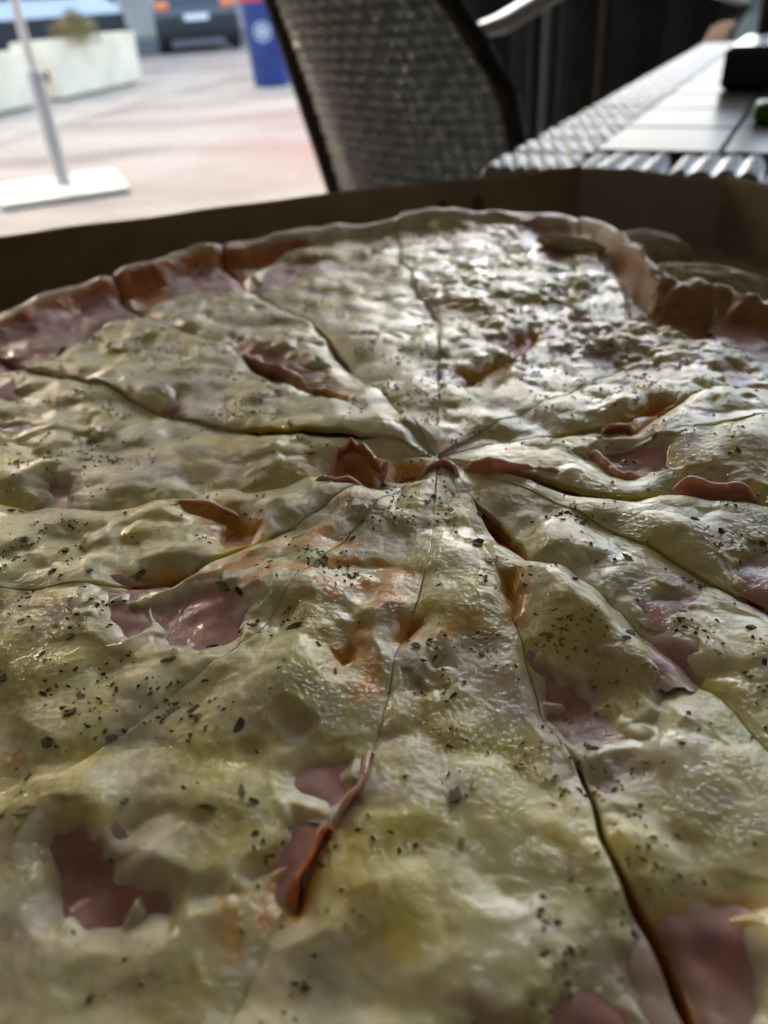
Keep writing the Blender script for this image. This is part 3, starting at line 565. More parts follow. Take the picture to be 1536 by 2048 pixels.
def sdf(poly, x, y):
    """signed distance in metres, positive inside"""
    p = np.array(poly)/1000.; out = np.full(x.shape, 1e3); ins = np.zeros(x.shape, bool)
    for (ax, ay), (bx, by) in zip(p, np.roll(p, -1, 0)):
        ex, ey = bx-ax, by-ay; wx, wy = x-ax, y-ay
        t = np.clip((wx*ex+wy*ey)/max(ex*ex+ey*ey, 1e-12), 0, 1)
        out = np.minimum(out, (wx-ex*t)**2+(wy-ey*t)**2)
        c = ((ay <= y) & (by > y)) | ((by <= y) & (ay > y))
        with np.errstate(divide='ignore', invalid='ignore'): xi = ax+(y-ay)/(by-ay)*(bx-ax)
        ins ^= c & (x < xi)
    d = np.sqrt(out); return np.where(ins, d, -d)
def polymax(polys, x, y, pad=.012):
    M = np.full(x.shape, -1.0)
    for p in polys:
        q = np.array(p)/1000.
        m_ = (x > q[:, 0].min()-pad) & (x < q[:, 0].max()+pad) & (y > q[:, 1].min()-pad) & (y < q[:, 1].max()+pad)
        if m_.any(): M[m_] = np.maximum(M[m_], sdf(p, x[m_], y[m_]))
    return M
def smooth(a, b, x): t = np.clip((x-a)/(b-a), 0, 1); return t*t*(3-2*t)
HAM = [p for t, p in POLYS if t == 'h']; SAU = [p for t, p in POLYS if t == 's']
# further ham and sauce where the photo does not look (round the near rim)
NCUT = len(CUTS)
def cut(k, r):
    k_ = k % NCUT; a = np.array(CUTS[k_]); th_ = np.interp(r, a[:, 0], a[:, 1])
    th_ = th_ + .6*gnoise(np.asarray(r)/.021, np.full(np.shape(r), k_*5.3), 3) + .25*gnoise(np.asarray(r)/.007, np.full(np.shape(r), k_*3.3), 4)
    return R(1)*(th_ + (360 if k >= NCUT else 0))
# gap half width (mm), shoulder depth (mm), shoulder width (mm) of each cut
GAP =   [.1, .04, .1, .15, .08, .12, .12, .06, .1, .02, .08, .3, .1, .06, .12]
DEPTH = [1.6, .8, .8, .8, 1.8, 2.1, 1.4, 1.5, 1.5, .3, .8, 1.0, 2.2, 1.6, 1.7]
WIDTH = [5, 3, 3, 3, 5, 6, 5, 5, 5, 1.5, 2.8, 3, 6, 5, 5]
for k_ in (0, 4, 5, 6, 7, 8, 12, 13, 14): DEPTH[k_] *= 1.6; WIDTH[k_] *= 1.5
OPEN = [(5, .056, .085, 2.0), (12, .025, .040, 2.0), (4, .060, .09, 1.0), (11, .085, .2, .5), (14, .02, .05, 1.4), (0, .03, .06, 1.0), (6, .02, .05, 1.2), (8, .045, .075, .8)]
def gap(k, r):
    k_ = k % NCUT; g = GAP[k_]*np.clip(.35+1.6*gnoise(r/.016, np.full(np.shape(r), k_+.5), 9), 0, 2)
    for kk, a, b, wd in OPEN:
        if kk == k_: g = g + wd*smooth(a-.006, a+.004, r)*(1-smooth(b-.004, b+.006, r))
    return np.maximum(g, .012)*.001
OFFS = rng.uniform(-.0006, .0006, NCUT); TILT = rng.uniform(-.015, .015, NCUT)
TILT[12] = -.03; TILT[11] = .03; TILT[5] = .02; TILT[4] = .015; TILT[7] = .02; TILT[13] = -.02
def rim_R(th_):
    # distance from STAR to the rim circle along th_
    d = np.stack([np.cos(th_), np.sin(th_)], -1); o = STAR-PC
    b = d@o; R_ = -b+np.sqrt(b*b-(o@o-PR**2))
    deg = np.degrees(th_) % 360
    # torn away stretch at the far right
    t = smooth(47, 66, deg); n_ = smooth(-30, 22, np.where(deg > 180, deg-360, deg))
    torn = np.clip(n_*(1-t), 0, 1)
    jag = .003*gnoise(th_/.12, th_*0+2.2, 21)+.0012*gnoise(th_/.02, th_*0+1.2, 22)
    R_ = R_*(1-torn)+torn*(.132+jag)
    return R_ - .0035*smooth(250, 360, deg) + .0025*gnoise(th_/.16, th_*0+.7, 31)
def rim_h(th_):
    deg = np.degrees(th_) % 360
    return .0076+.0014*gnoise(th_/.11, th_*0+3.3, 33)+.003*smooth(20, 36, deg)*(1-smooth(55, 70, deg))
def macro(x, y, i, r, lat):
    z = ZS + OFFS[i] + TILT[i]*lat + .0013*N(x, y, .042, 1) + .0013*N(x, y, .022, 2)
    for bx, by, am, rd in BUMPS:
        d2 = ((x-bx/1000)**2+(y-by/1000)**2)/(rd/1000)**2
        z = z + np.where(d2 < 9, am/1000*.7*np.exp(-d2*1.3), 0)
    return z

def mesh_np(name, V, F, mt, parent, cols=None, extra=None, sm=True):
    me = bpy.data.meshes.new(name)
    used = np.zeros(len(V), bool); used[F.ravel()] = True
    idx = np.cumsum(used)-1; F = idx[F]; V = V[used]
    me.vertices.add(len(V)); me.vertices.foreach_set('co', V.astype(np.float32).ravel())
    me.loops.add(F.size); me.loops.foreach_set('vertex_index', F.astype(np.int32).ravel())
    me.polygons.add(len(F)); me.polygons.foreach_set('loop_start', (np.arange(len(F))*4).astype(np.int32))
    me.polygons.foreach_set('use_smooth', np.full(len(F), sm))
    me.update(calc_edges=True)
    if cols is not None:
        a = me.color_attributes.new('tint', 'FLOAT_COLOR', 'POINT')
        c = np.ones((len(V), 4), np.float32); c[:, :3] = cols[used]
        a.data.foreach_set('color', c.ravel())
    if extra is not None:
        a = me.attributes.new('wet', 'FLOAT', 'POINT'); a.data.foreach_set('value', extra[used].astype(np.float32))
    me.materials.append(mt)
    return link(bpy.data.objects.new(name, me), parent)
def quads(nr, nc): 
    i = np.arange(nr-1)[:, None]*nc+np.arange(nc-1)[None]; return np.stack([i, i+1, i+nc+1, i+nc], -1)

def food(name, sss, rad, rough, bumps, mott, coat=0.0, tint=True, c=(.5, .5, .5), spec=.5, base_bump=.12):
    m = bpy.data.materials.new(name); m.use_nodes = True
    n = m.node_tree.nodes; l = m.node_tree.links; b = n['Principled BSDF']
    b.subsurface_method = 'RANDOM_WALK'
    b.inputs['Subsurface Weight'].default_value = sss; b.inputs['Subsurface Radius'].default_value = rad; b.inputs['Subsurface Scale'].default_value = .0022
    b.inputs['Coat Weight'].default_value = coat; b.inputs['Coat Roughness'].default_value = .09; b.inputs['Specular IOR Level'].default_value = spec
    tc = n.new('ShaderNodeTexCoord'); src = None
    if tint:
        a = n.new('ShaderNodeVertexColor'); a.layer_name = 'tint'; src = a.outputs[0]
    else:
        v = n.new('ShaderNodeRGB'); v.outputs[0].default_value = (*c, 1); src = v.outputs[0]
    def noise(sc, det=3):
        t = n.new('ShaderNodeTexNoise'); t.inputs['Scale'].default_value = sc; t.inputs['Detail'].default_value = det
        l.new(tc.outputs['Object'], t.inputs['Vector']); return t.outputs[0]
    mr = n.new('ShaderNodeMapRange'); mr.inputs[1].default_value = .3; mr.inputs[2].default_value = .7; mr.inputs[3].default_value = 1-mott; mr.inputs[4].default_value = 1+mott*.6
    l.new(noise(330, 4), mr.inputs[0])
    vm = n.new('ShaderNodeVectorMath'); vm.operation = 'SCALE'; l.new(src, vm.inputs[0]); l.new(mr.outputs[0], vm.inputs['Scale'])
    l.new(vm.outputs[0], b.inputs['Base Color'])
    rr = n.new('ShaderNodeMapRange'); rr.inputs[1].default_value = .35; rr.inputs[2].default_value = .65; rr.inputs[3].default_value = rough[0]; rr.inputs[4].default_value = rough[1]
    l.new(noise(140, 3), rr.inputs[0]); l.new(rr.outputs[0], b.inputs['Roughness'])
    prev = None
    for sc, st, di in bumps:
        k = n.new('ShaderNodeBump'); k.inputs['Strength'].default_value = st; k.inputs['Distance'].default_value = di
        if sc > 500:                                   # fine wet grain comes and goes in patches
            mk = n.new('ShaderNodeMapRange'); mk.inputs[1].default_value = .36; mk.inputs[2].default_value = .60; mk.inputs[3].default_value = .25; mk.inputs[4].default_value = 1
            l.new(noise(95, 3), mk.inputs[0]); mu = n.new('ShaderNodeMath'); mu.operation = 'MULTIPLY'
            l.new(noise(sc, 2), mu.inputs[0]); l.new(mk.outputs[0], mu.inputs[1]); l.new(mu.outputs[0], k.inputs['Height'])
        else: l.new(noise(sc, 2), k.inputs['Height'])
        if prev: l.new(prev, k.inputs['Normal'])
        prev = k.outputs[0]
    if prev:
        if coat: l.new(prev, b.inputs['Coat Normal'])      # the oily film carries the fine grain
        else: l.new(prev, b.inputs['Normal'])
        if base_bump and coat:
            k = n.new('ShaderNodeBump'); k.inputs['Strength'].default_value = base_bump; k.inputs['Distance'].default_value = .0006
            l.new(noise(700, 3), k.inputs['Height']); l.new(k.outputs[0], b.inputs['Normal'])
    return m
M_cheese = food('melted_cheese', .7, (1.0, .8, .4), (.42, .55), [(330, .12, .0010), (1250, 1.0, .0007)], .07, coat=1.0, spec=.15)
M_ham = food('boiled_ham', .3, (1.0, .4, .3), (.42, .55), [(400, .25, .0008), (1150, .7, .0005)], .22, coat=.7, spec=.15)
M_base = food('sauced_dough', .1, (1.0, .6, .4), (.35, .6), [(300, .5, .0012), (1100, .4, .0004)], .18)

pz = empty('pizza', (float(PC[0]), float(PC[1]), FLOOR), 'ham and cheese pizza sprinkled with oregano, cut into slices in its box', 'pizza')
PZ = np.array(pz.location)
CH_C = np.array([.665, .625, .32]); CH_Y = np.array([.68, .575, .12]); CH_P = np.array([.76, .725, .51])
C_HAM = np.array([.42, .225, .205]); C_SAU = np.array([.48, .15, .025]); C_DOUGH = np.array([.66, .60, .45]); C_MAUVE = np.array([.52, .43, .35]); C_ORG = np.array([.66, .30, .02])
slices = []; herb_pool = []
VIEW = np.array([0, 0, CAM_Z])
def in_view(x, y, z, pad=0.0):
    d = np.stack([x, y, z-CAM_Z], -1); f_ = np.array(fw); a = d@f_
    u = (d@np.array(rc))/np.maximum(a, 1e-6)*1540/768; v = (d@np.array(uc))/np.maximum(a, 1e-6)*1540/1024
    return (a > .02) & (np.abs(u) < 1+pad) & (np.abs(v) < 1+pad)
def slice_xy(i, S, RHO, r0=.0004):
    ka, kb = i, i+1
    tm = cut(ka, np.full(S.shape, .08))*(1-S)+cut(kb, np.full(S.shape, .08))*S
    Rm = rim_R(tm); r = r0+(Rm-r0)*RHO
    ta_, tb_ = cut(ka, r), cut(kb, r); wd = tb_-ta_
    lim = wd*(.04+.29*smooth(.012, .03, r)); ga = np.minimum(gap(ka, r)/r, lim); gb = np.minimum(gap(kb, r)/r, lim)
    t = ta_+ga+(wd-ga-gb)*S
    x = STAR[0]+r*np.cos(t); y = STAR[1]+r*np.sin(t)
    da = r*np.sin(np.clip(t-ta_-ga, 0, 1.5)); db = r*np.sin(np.clip(tb_-gb-t, 0, 1.5))
    lat = r*(t-(ta_+tb_)/2)
    return x, y, r, t, Rm, da, db, lat
def shoulder(d, D, W):
    q = np.clip(1-d/W, 0, 1); return -D*(.75*q*q+.25*(1-np.sqrt(np.maximum(1-q*q, 0))))
def make_slice(i):
    near = 190 < np.degrees(cut(i, np.array([.08]))[0]) % 360 < 350
    # ---------- base: dough, sauce, crust
    ns, nr = 44, 110
    s = np.linspace(0, 1, ns); rho = 1-(1-np.linspace(0, 1, nr))**1.25
    S, RHO = np.meshgrid(s, rho)
    x, y, r, t, Rm, da, db, lat = slice_xy(i, S, RHO)
    B = macro(x, y, i, r, lat)
    c = Rm-r; hh = rim_h(t)
    crust = 1-smooth(.009, .022, c+.003*N(x, y, .013, 41))
    z = B-.0016+crust*hh + .0004*N(x, y, .004, 5) + crust*.0007*N(x, y, .009, 6)
    deg = np.degrees(t) % 360; torn = smooth(24, 34, deg)*(1-smooth(56, 64, deg))
    z += torn*crust*(.0022*N(x, y, .006, 51)+.0012*N(x, y, .0025, 52))
    roll = np.clip(1-c/.0065, 0, 1); z -= (hh+.004)*(1-np.sqrt(np.maximum(1-roll**2, 0)))
    D = np.array([DEPTH[i % NCUT], DEPTH[(i+1) % NCUT]])*.001; W = np.array([WIDTH[i % NCUT], WIDTH[(i+1) % NCUT]])*.001
    z += shoulder(da, .5*D[0], .6*W[0])+shoulder(db, .5*D[1], .6*W[1])
    n3 = N(x, y, .018, 42)
    cl0 = 0; k = smooth(.0085, .0135, c+.0035*n3-.012*smooth(55, 62, deg)*(1-smooth(96, 106, deg)))                       # 1 = sauced
    brown = smooth(.1, .8, N(x, y, .028, 43)+.25)*(1-k)*smooth(.004, .010, c)
    cl = C_DOUGH*(1-k[..., None])+(C_SAU*(1+.35*N(x, y, .007, 44)[..., None]))*k[..., None]
    cl = cl*(1-brown[..., None]*.7)+np.array([.36, .17, .05])*brown[..., None]*.7
    cl = np.clip(cl, .005, 1)
    tc_ = (torn*smooth(.003, .010, c)*(1-smooth(.03, .045, c)))[..., None]; cl = cl*(1-tc_)+np.array([.34, .18, .07])*tc_
    # skirts
    def skirt(A, f0, f1): return np.concatenate([f0[:, None] if f0.ndim == 1 else f0, A, f1[:, None] if f1.ndim == 1 else f1], 1)
    X = [x]; 
    lowz = FLOOR+.0004
    def pad(A, l_, r_): return np.concatenate([np.stack(l_, 1), A, np.stack(r_, 1)], 1)
    xl, yl, xr_, yr_ = x[:, 0], y[:, 0], x[:, -1], y[:, -1]
    Xp = pad(x, [xl, xl, xl], [xr_, xr_, xr_]); Yp = pad(y, [yl, yl, yl], [yr_, yr_, yr_])
    zl, zr2 = z[:, 0], z[:, -1]
    Zp = pad(z, [np.full(nr, lowz), zl-.006, zl-.0022], [zr2-.0022, zr2-.006, np.full(nr, lowz)])
    dcol = np.repeat(C_DOUGH[None]*.9, nr, 0); scol = np.repeat((C_SAU*.9)[None], nr, 0)
    Cp = np.concatenate([np.stack([dcol, dcol*.6+scol*.4, scol], 1), cl, np.stack([scol, dcol*.6+scol*.4, dcol], 1)], 1)
    # outer wall row
    Xo, Yo = Xp[-1:], Yp[-1:]; Zo = np.full_like(Xo, lowz); Co = np.repeat(np.repeat(C_DOUGH[None, None], 1, 0), Xp.shape[1], 1)
    Zp[-1] = np.maximum(np.minimum(Zp[-1], ZS-.004), lowz)
    Xp, Yp, Zp, Cp = np.vstack([Xp, Xo]), np.vstack([Yp, Yo]), np.vstack([Zp, Zo]), np.concatenate([Cp, Co], 0)
    V = np.stack([Xp, Yp, np.maximum(Zp, lowz)], -1).reshape(-1, 3)-PZ
    F = quads(*Xp.shape).reshape(-1, 4)
    sl = mesh_np('slice', V, F, M_base, pz, Cp.reshape(-1, 3))
    # ---------- ham lying on the sauce
    sp = .0007
    ns = int(max(30, .10/sp/2)); nr = 150
    s = np.linspace(0, 1, ns); rho = np.linspace(.02, .96, nr); S, RHO = np.meshgrid(s, rho)
    x, y, r, t, Rm, da, db, lat = slice_xy(i, S, RHO)
    B = macro(x, y, i, r, lat); c = Rm-r; crust = 1-smooth(.009, .022, c)
    wx = x+.0012*N(x, y, .006, 61); wy = y+.0012*N(x, y, .006, 62)
    for q, p in enumerate(HAM):
        pp = np.array(p)/1000; pad_ = .012
        if x.max() < pp[:, 0].min()-pad_ or x.min() > pp[:, 0].max()+pad_ or y.max() < pp[:, 1].min()-pad_ or y.min() > pp[:, 1].max()+pad_: continue
        sd_ = sdf(p, wx, wy); msk = sd_ > -.0045
        f = quads(nr, ns); fm = msk[:-1, :-1] & msk[1:, :-1] & msk[:-1, 1:] & msk[1:, 1:]
        if fm.sum() < 12: continue
        z = B+.0002+crust*rim_h(t)*.6+.0005*N(x, y, .011, 63+q)+.00035*N(x, y, .004, 64)+.00012*q/10
        z += shoulder(da, .7*D[0], .7*W[0])+shoulder(db, .7*D[1], .7*W[1])
        tone = 1+.22*N(x, y, .009, 65+q)+.10*N(x, y, .003, 66)
        cl = np.clip(C_HAM*tone[..., None], .01, 1); pink = smooth(0, .8, N(x, y, .02, 67+q)+.2)[..., None]
        cl = cl*(1-.35*pink)+np.array([.47, .20, .165])*.35*pink
        mil = (smooth(.15, .75, N(x, y, .0065, 69+q)+.5*N(x, y, .0022, 70))*.55)[..., None]; cl = cl*(1-mil)+np.array([.52, .42, .30])*mil
        edge_ = smooth(-.0045, .0005, sd_)[..., None]; cl = cl*edge_+np.array([.50, .38, .28])*(1-edge_)
        mesh_np('ham_piece', np.stack([x, y, z], -1).reshape(-1, 3)-PZ, f[fm], M_ham, sl, cl.reshape(-1, 3))
    # ---------- cheese
    sp = .00033 if near else .00055
    arc = .135*float(cut(i+1, np.array([.1]))[0]-cut(i, np.array([.1]))[0])
    ns = int(arc*.8/sp); nr = int(.175/sp) if not near else int(.15/sp)
    s = np.linspace(0, 1, ns); s = s-.10*np.sin(2*np.pi*s)/(2*np.pi)*2; rho = np.linspace(0, 1, nr); S, RHO = np.meshgrid(s, rho)
    x, y, r, t, Rm, da, db, lat = slice_xy(i, S, RHO)
    B = macro(x, y, i, r, lat); c = Rm-r; crust = 1-smooth(.009, .022, c)
    wn = np.stack([N(x, y, .009, 71), N(x, y, .009, 72), N(x, y, .003, 73), N(x, y, .003, 74)])
    wx = x+.0012*wn[0]+.0005*wn[2]; wy = y+.0012*wn[1]+.0005*wn[3]
    Mh = polymax(HAM, wx, wy); Ms = polymax(SAU, wx, wy)
    cn = N(x, y, .03, 75)+.4*N(x, y, .012, 76)
    dg = np.degrees(t) % 360; Mc = .016+.026*smooth(100, 115, dg)*(1-smooth(146, 160, dg))+.006*cn-c
    Mc = np.where(torn_at(t), .030+.004*cn-c, Mc)
    Mh = Mh-.0008-.0085*np.maximum(0, N(x, y, .0078, 68)+.35*wn[2]-.10); Mx = np.maximum(np.maximum(Mh, Ms), Mc)
    # small random holes in the cheese, sparse
    hn = N(x, y, .017, 77)+.35*N(x, y, .006, 78)
    Mx = np.maximum(Mx, (hn-1.02)*.010)
    grain = .5+.5*smooth(.17, .21, y)*smooth(.005, .045, x)*smooth(-.9, .1, N(x, y, .03, 87))      # the far right is rough and crumbly
    patch = smooth(-.15, .45, N(x, y, .026, 79)); jx, jy = x+.0012*wn[0]+.0004*wn[2], y+.0012*wn[1]+.0004*wn[3]
    lump = .0006*N(x, y, .013, 80)+.0022*lumps(jx, jy, .0105, 81)+.0018*lumps(jx, jy, .0052, 82)*(.35+.65*patch)*(.8+1.4*(grain-.5))+.0009*lumps(jx, jy, .0027, 83)*np.maximum(.6*patch, 2*(grain-.5))*(.7+2.6*(grain-.5))+.00005*N(x, y, .0013, 86)
    fold = N(x+.004*wn[0], y+.004*wn[1], .016, 84); lump += .0002*(1-np.abs(fold)*2.2).clip(-.3, 1)**2*smooth(-.2, .3, N(x, y, .05, 85))
    low_ = np.clip(-.75*N(x, y, .022, 2)-.55*N(x, y, .013, 80)-.12, 0, 1); th_ = .0015+lump
    bead = np.clip(-Mx/.0045, 0, 1)**.7
    tt = np.where(Mx < 0, np.maximum(th_, .0006)*bead+.0002, -.0012-.8*np.maximum(Mx, 0)*.3)
    tt = np.where(Mx > 0, tt*smooth(0, .0012, Mx), tt)
    z = B-.0002+tt+crust*rim_h(t)*.55
    dm = [np.clip(.6+.75*gnoise(r/.023, r*0+(kk % NCUT)*4.7, 88), .2, 1.25)*(.35+.65*smooth(.012, .05, r)) for kk in (i, i+1)]
    z += shoulder(da, D[0]*dm[0], W[0]*(1+.25*wn[0]))+shoulder(db, D[1]*dm[1], W[1]*(1+.25*wn[1]))
    # colour of the stuff itself
    yel = np.clip(smooth(-.25, .55, N(x, y, .024, 90)+.5*N(x, y, .009, 91))*.55+smooth(-.004, .004, polymax(YELLOW, wx, wy))*.55, 0, 1)
    pal = smooth(.0, .7, N(x, y, .013, 92)+.4*wn[2])*.8
    cl = CH_C*(1-yel[..., None])+CH_Y*yel[..., None]; cl = cl*(1-pal[..., None])+CH_P*pal[..., None]
    thin = np.clip(smooth(-.006, .002, polymax(THIN, wx, wy))*(.45+.9*N(x, y, .008, 93)), 0, .85)
    thin = np.maximum(thin, .75*smooth(-.0026, -.0002, Mh)*(Mx < 0)); thin = np.maximum(thin, .5*smooth(.2, .8, N(x, y, .019, 94)+.5*N(x, y, .006, 97)))
    thin = np.clip(thin*.8+.75*low_, 0, .9); mau = C_MAUVE[None, None]; cl = cl*(1-thin[..., None])+mau*thin[..., None]
    org = np.clip(smooth(-.003, .003, polymax(ORANGE, wx, wy))*smooth(.15, .9, .62+1.1*N(x, y, .0048, 95)+.5*wn[2]), 0, .85)
    org = np.maximum(org, .7*smooth(-.003, 0, Ms)); cl = cl*(1-org[..., None])+C_ORG*org[..., None]
    cl = cl*(1+.05*wn[3]+.07*N(x, y, .0016, 98))[..., None]
    f = quads(nr, ns); keep = (Mx < .0016); fm = keep[:-1, :-1] | keep[1:, :-1] | keep[:-1, 1:] | keep[1:, 1:]
    # cut faces
    xl, yl, xr_, yr_ = x[:, 0], y[:, 0], x[:, -1], y[:, -1]; zl, zr2 = z[:, 0], z[:, -1]
    drip = .0016+.0008*gnoise(r[:, 0]/.004, r[:, 0]*0, 96)
    Xp = pad(x, [xl, xl], [xr_, xr_]); Yp = pad(y, [yl, yl], [yr_, yr_]); Zp = pad(z, [zl-drip, zl-drip*.45], [zr2-drip*.45, zr2-drip])
    Cp = np.concatenate([np.repeat(cl[:, :1], 2, 1), cl, np.repeat(cl[:, -1:], 2, 1)], 1)
    f = quads(nr, ns+4); fmp = np.concatenate([fm[:, :1], fm[:, :1], fm, fm[:, -1:], fm[:, -1:]], 1)
    V = np.stack([Xp, Yp, Zp], -1)
    mesh_np('cheese_layer', V.reshape(-1, 3)-PZ, f[fmp], M_cheese, sl, np.clip(Cp, .01, 1).reshape(-1, 3))
    slices.append(sl)
    # normals for the herbs
    ok = (Mx < -.0008) | ((Mx > .002) & (Mc < -.004))
    gx = np.gradient(V[:, 2:-2], axis=0); gy = np.gradient(V[:, 2:-2], axis=1); nn = np.cross(gy, gx); nn /= np.maximum(np.linalg.norm(nn, axis=-1, keepdims=True), 1e-9)
    nn *= np.sign(nn[..., 2:3]); zz = np.where(Mx > 0, B-.0001, z)
    area = np.linalg.norm(np.cross(np.gradient(V[:, 2:-2], axis=0), np.gradient(V[:, 2:-2], axis=1)), axis=-1)
    herb_pool.append((x[ok], y[ok], zz[ok], nn[ok], area[ok], sl))
def torn_at(t):
    d = np.degrees(t) % 360; return (d > 20) & (d < 62)
def pad(A, l_, r_): return np.concatenate([np.stack(l_, 1), A, np.stack(r_, 1)], 1)
for i in range(NCUT): make_slice(i)

# standing ham edges, folds that curl out of the cuts
def slice_of(x, y):
    a = math.degrees(math.atan2(y-STAR[1], x-STAR[0])) % 360; rr = np.array([math.hypot(x-STAR[0], y-STAR[1])])
    for i in range(NCUT):
        lo = math.degrees(cut(i, rr)[0]); hi = math.degrees(cut(i+1, rr)[0])
        if lo <= a < hi or lo <= a+360 < hi: return i
    return 0
def field_z(x, y):
    i = slice_of(x, y); X = np.array([x]); Y = np.array([y]); r = np.hypot(X-STAR[0], Y-STAR[1]); t = np.arctan2(Y-STAR[1], X-STAR[0]) % (2*np.pi)
    ta_, tb_ = cut(i, r), cut(i+1, r)
    if t[0] < ta_[0]: t = t+2*np.pi
    return float(macro(X, Y, i, r, r*(t-(ta_+tb_)/2))[0]), i
for q, (pts, hgt, lean) in enumerate(RIBBONS):
    p = np.array(pts)/1000.; seg = np.r_[0, np.cumsum(np.hypot(*np.diff(p, axis=0).T))]; L = seg[-1]
    n = max(24, int(L/.0006)); u = np.linspace(0, L, n); px = np.interp(u, seg, p[:, 0]); py = np.interp(u, seg, p[:, 1])
    k5 = np.ones(7)/7
    for _ in range(2):
        px[3:-3] = np.convolve(px, k5, 'valid'); py[3:-3] = np.convolve(py, k5, 'valid')
    px += .0006*N(u, u*0+q, .006, 101); py += .0006*N(u, u*0+q, .006, 102)
    tx, ty = np.gradient(px), np.gradient(py); ln = np.hypot(tx, ty)+1e-9; nx, ny = ty/ln, -tx/ln     # towards the viewer side
    sgn = np.sign(nx*(0-px)+ny*(0-py)); nx, ny = nx*sgn, ny*sgn
    mid = len(px)//2; zb, si = field_z(px[mid], py[mid]); zb -= .0018
    env = np.minimum(1, np.minimum(u, L-u)/(.18*L)); env = np.sqrt(np.clip(env, .02, 1))
    H_ = (hgt+.7)*.001*env*(1+.28*N(u, u*0, .009, 103+q)+.15*N(u, u*0, .003, 104+q))
    th_ = .0009
    prof = [(-1, 0), (-1, .35), (-1, .7), (-.9, .93), (-.4, 1.0), (.3, 1.0), (.9, .94), (1, .7), (1, .35), (1, 0)]
    rows = []; cols = []
    for o_, h in prof:
        off = o_*th_*.5 + lean*.001*h*h*1.5 + .0005*N(u, u*0+h*.004, .004, 105+q)
        rows.append(np.stack([px+nx*off, py+ny*off, zb+H_*h + .00025*N(u, u*0+h*.01, .0018, 106)], -1))
        tone = (1+.2*N(u, u*0+h*.006, .005, 107+q))[:, None]
        lowc = np.array([.45, .16, .06]) if o_ > 0 and h < .5 else C_HAM
        if q == 8: lowc = np.array([.75, .16, .01])*1.1
        cols.append(np.clip((C_HAM*.8+lowc*.55)*tone if h < .88 else np.array([.66, .46, .34])*tone, .01, 1))
    V = np.stack(rows, 1); Cc = np.stack(cols, 1)
    if q == 8: Cc = Cc*.25+np.array([.85, .20, .015])*.6        # the fold that is smeared with tomato
    mesh_np('ham_fold', V.reshape(-1, 3)-PZ, quads(n, len(prof)).reshape(-1, 4), M_ham, slices[si], Cc.reshape(-1, 3))

# torn bread at the broken far right edge
def crumb_lump(name, c, s, rz, par, seed, colr, mt, amp=1.0):
    bm = new(); bmesh.ops.create_icosphere(bm, subdivisions=6, radius=1)
    P = np.array([v.co[:] for v in bm.verts]); me = bpy.data.meshes.new(name); bm.to_mesh(me); bm.free()
    a, b, cc = P.T
    d = 1+amp*(.22*gnoise(a*1.6+seed, b*1.6+cc*1.1, 201+seed)+.14*gnoise(a*3.7+cc*2, b*3.7-seed, 202+seed)+.09*gnoise(a*8+cc*3, b*8+cc*5, 203+seed)+.05*gnoise(a*19+cc*7, b*19-cc*11, 204+seed))
    Q = P*d[:, None]*np.array(s); cr, sr = math.cos(rz), math.sin(rz)
    Q = np.stack([Q[:, 0]*cr-Q[:, 1]*sr, Q[:, 0]*sr+Q[:, 1]*cr, Q[:, 2]], -1)+np.array(c)-PZ
    me.vertices.foreach_set('co', Q.astype(np.float32).ravel()); me.update()
    me.polygons.foreach_set('use_smooth', [True]*len(me.polygons))
    at = me.color_attributes.new('tint', 'FLOAT_COLOR', 'POINT'); k = np.ones((len(P), 4), np.float32)
    k[:, :3] = np.clip(np.array(colr)*(1+.25*gnoise(a*2.2, b*2.2+cc, 205+seed))[:, None], .01, 1); at.data.foreach_set('color', k.ravel())
    me.materials.append(mt); return link(bpy.data.objects.new(name, me), par)
M_crumb = food('torn_bread', .2, (1, .8, .5), (.6, .85), [(600, .9, .0015), (1600, .8, .0007)], .2)
crumb_lump('torn_crust', (.112, .252, .7735), (.022, .0075, .0055), R(-36), slices[1], 3, (.50, .44, .30), M_crumb, .5)
crumb_lump('torn_crust', (.082, .312, .772), (.015, .004, .0035), R(-42), slices[1], 5, (.58, .52, .37), M_crumb, .5)
crumb_lump('crust_scrap', (.126, .345, .756), (.018, .011, .010), R(-40), pz, 7, (.36, .31, .22), M_crumb, .35)


# ---------- oregano
M_herb = [mat('dried_herb', c, .55, var=.35, scale=900, bump=.5, bscale=1800, bdist=.0004, spec=.4) for c in ((.085, .09, .028), (.15, .15, .04), (.26, .24, .05), (.14, .105, .036))]
def flake_bm(kind):
    bm = new(); n = 7; cup = random.uniform(.15, .5); asp = random.uniform(.3, .75)
    ring = []
    for k in range(n):
        a = k*2*math.pi/n; rr = random.uniform(.24, .58); x_, y_ = math.cos(a)*rr, math.sin(a)*rr*asp
        ring.append(Vector((x_, y_, cup*(y_*y_)*2+random.uniform(-.05, .05)+.12*x_)))
    top = [bm.verts.new(v+Vector((0, 0, .05))) for v in ring]; bot = [bm.verts.new(v-Vector((0, 0, .05))) for v in ring]
    ct = bm.verts.new((random.uniform(-.1, .1), 0, .02)); cb = bm.verts.new((0, 0, -.10))
    for k in range(n):
        j = (k+1) % n; bm.faces.new((ct, top[k], top[j])); bm.faces.new((cb, bot[j], bot[k])); bm.faces.new((top[k], bot[k], bot[j], top[j]))
    return bm
def stem_bm():
    bm = new(); a = random.uniform(-.15, .15); tube(bm, [(-.8, 0, 0), (-.2, a, .06), (.3, -a*.3, .03), (.8, a, -.02)], [.05, .06, .055, .03], 5); return bm
flakes = []
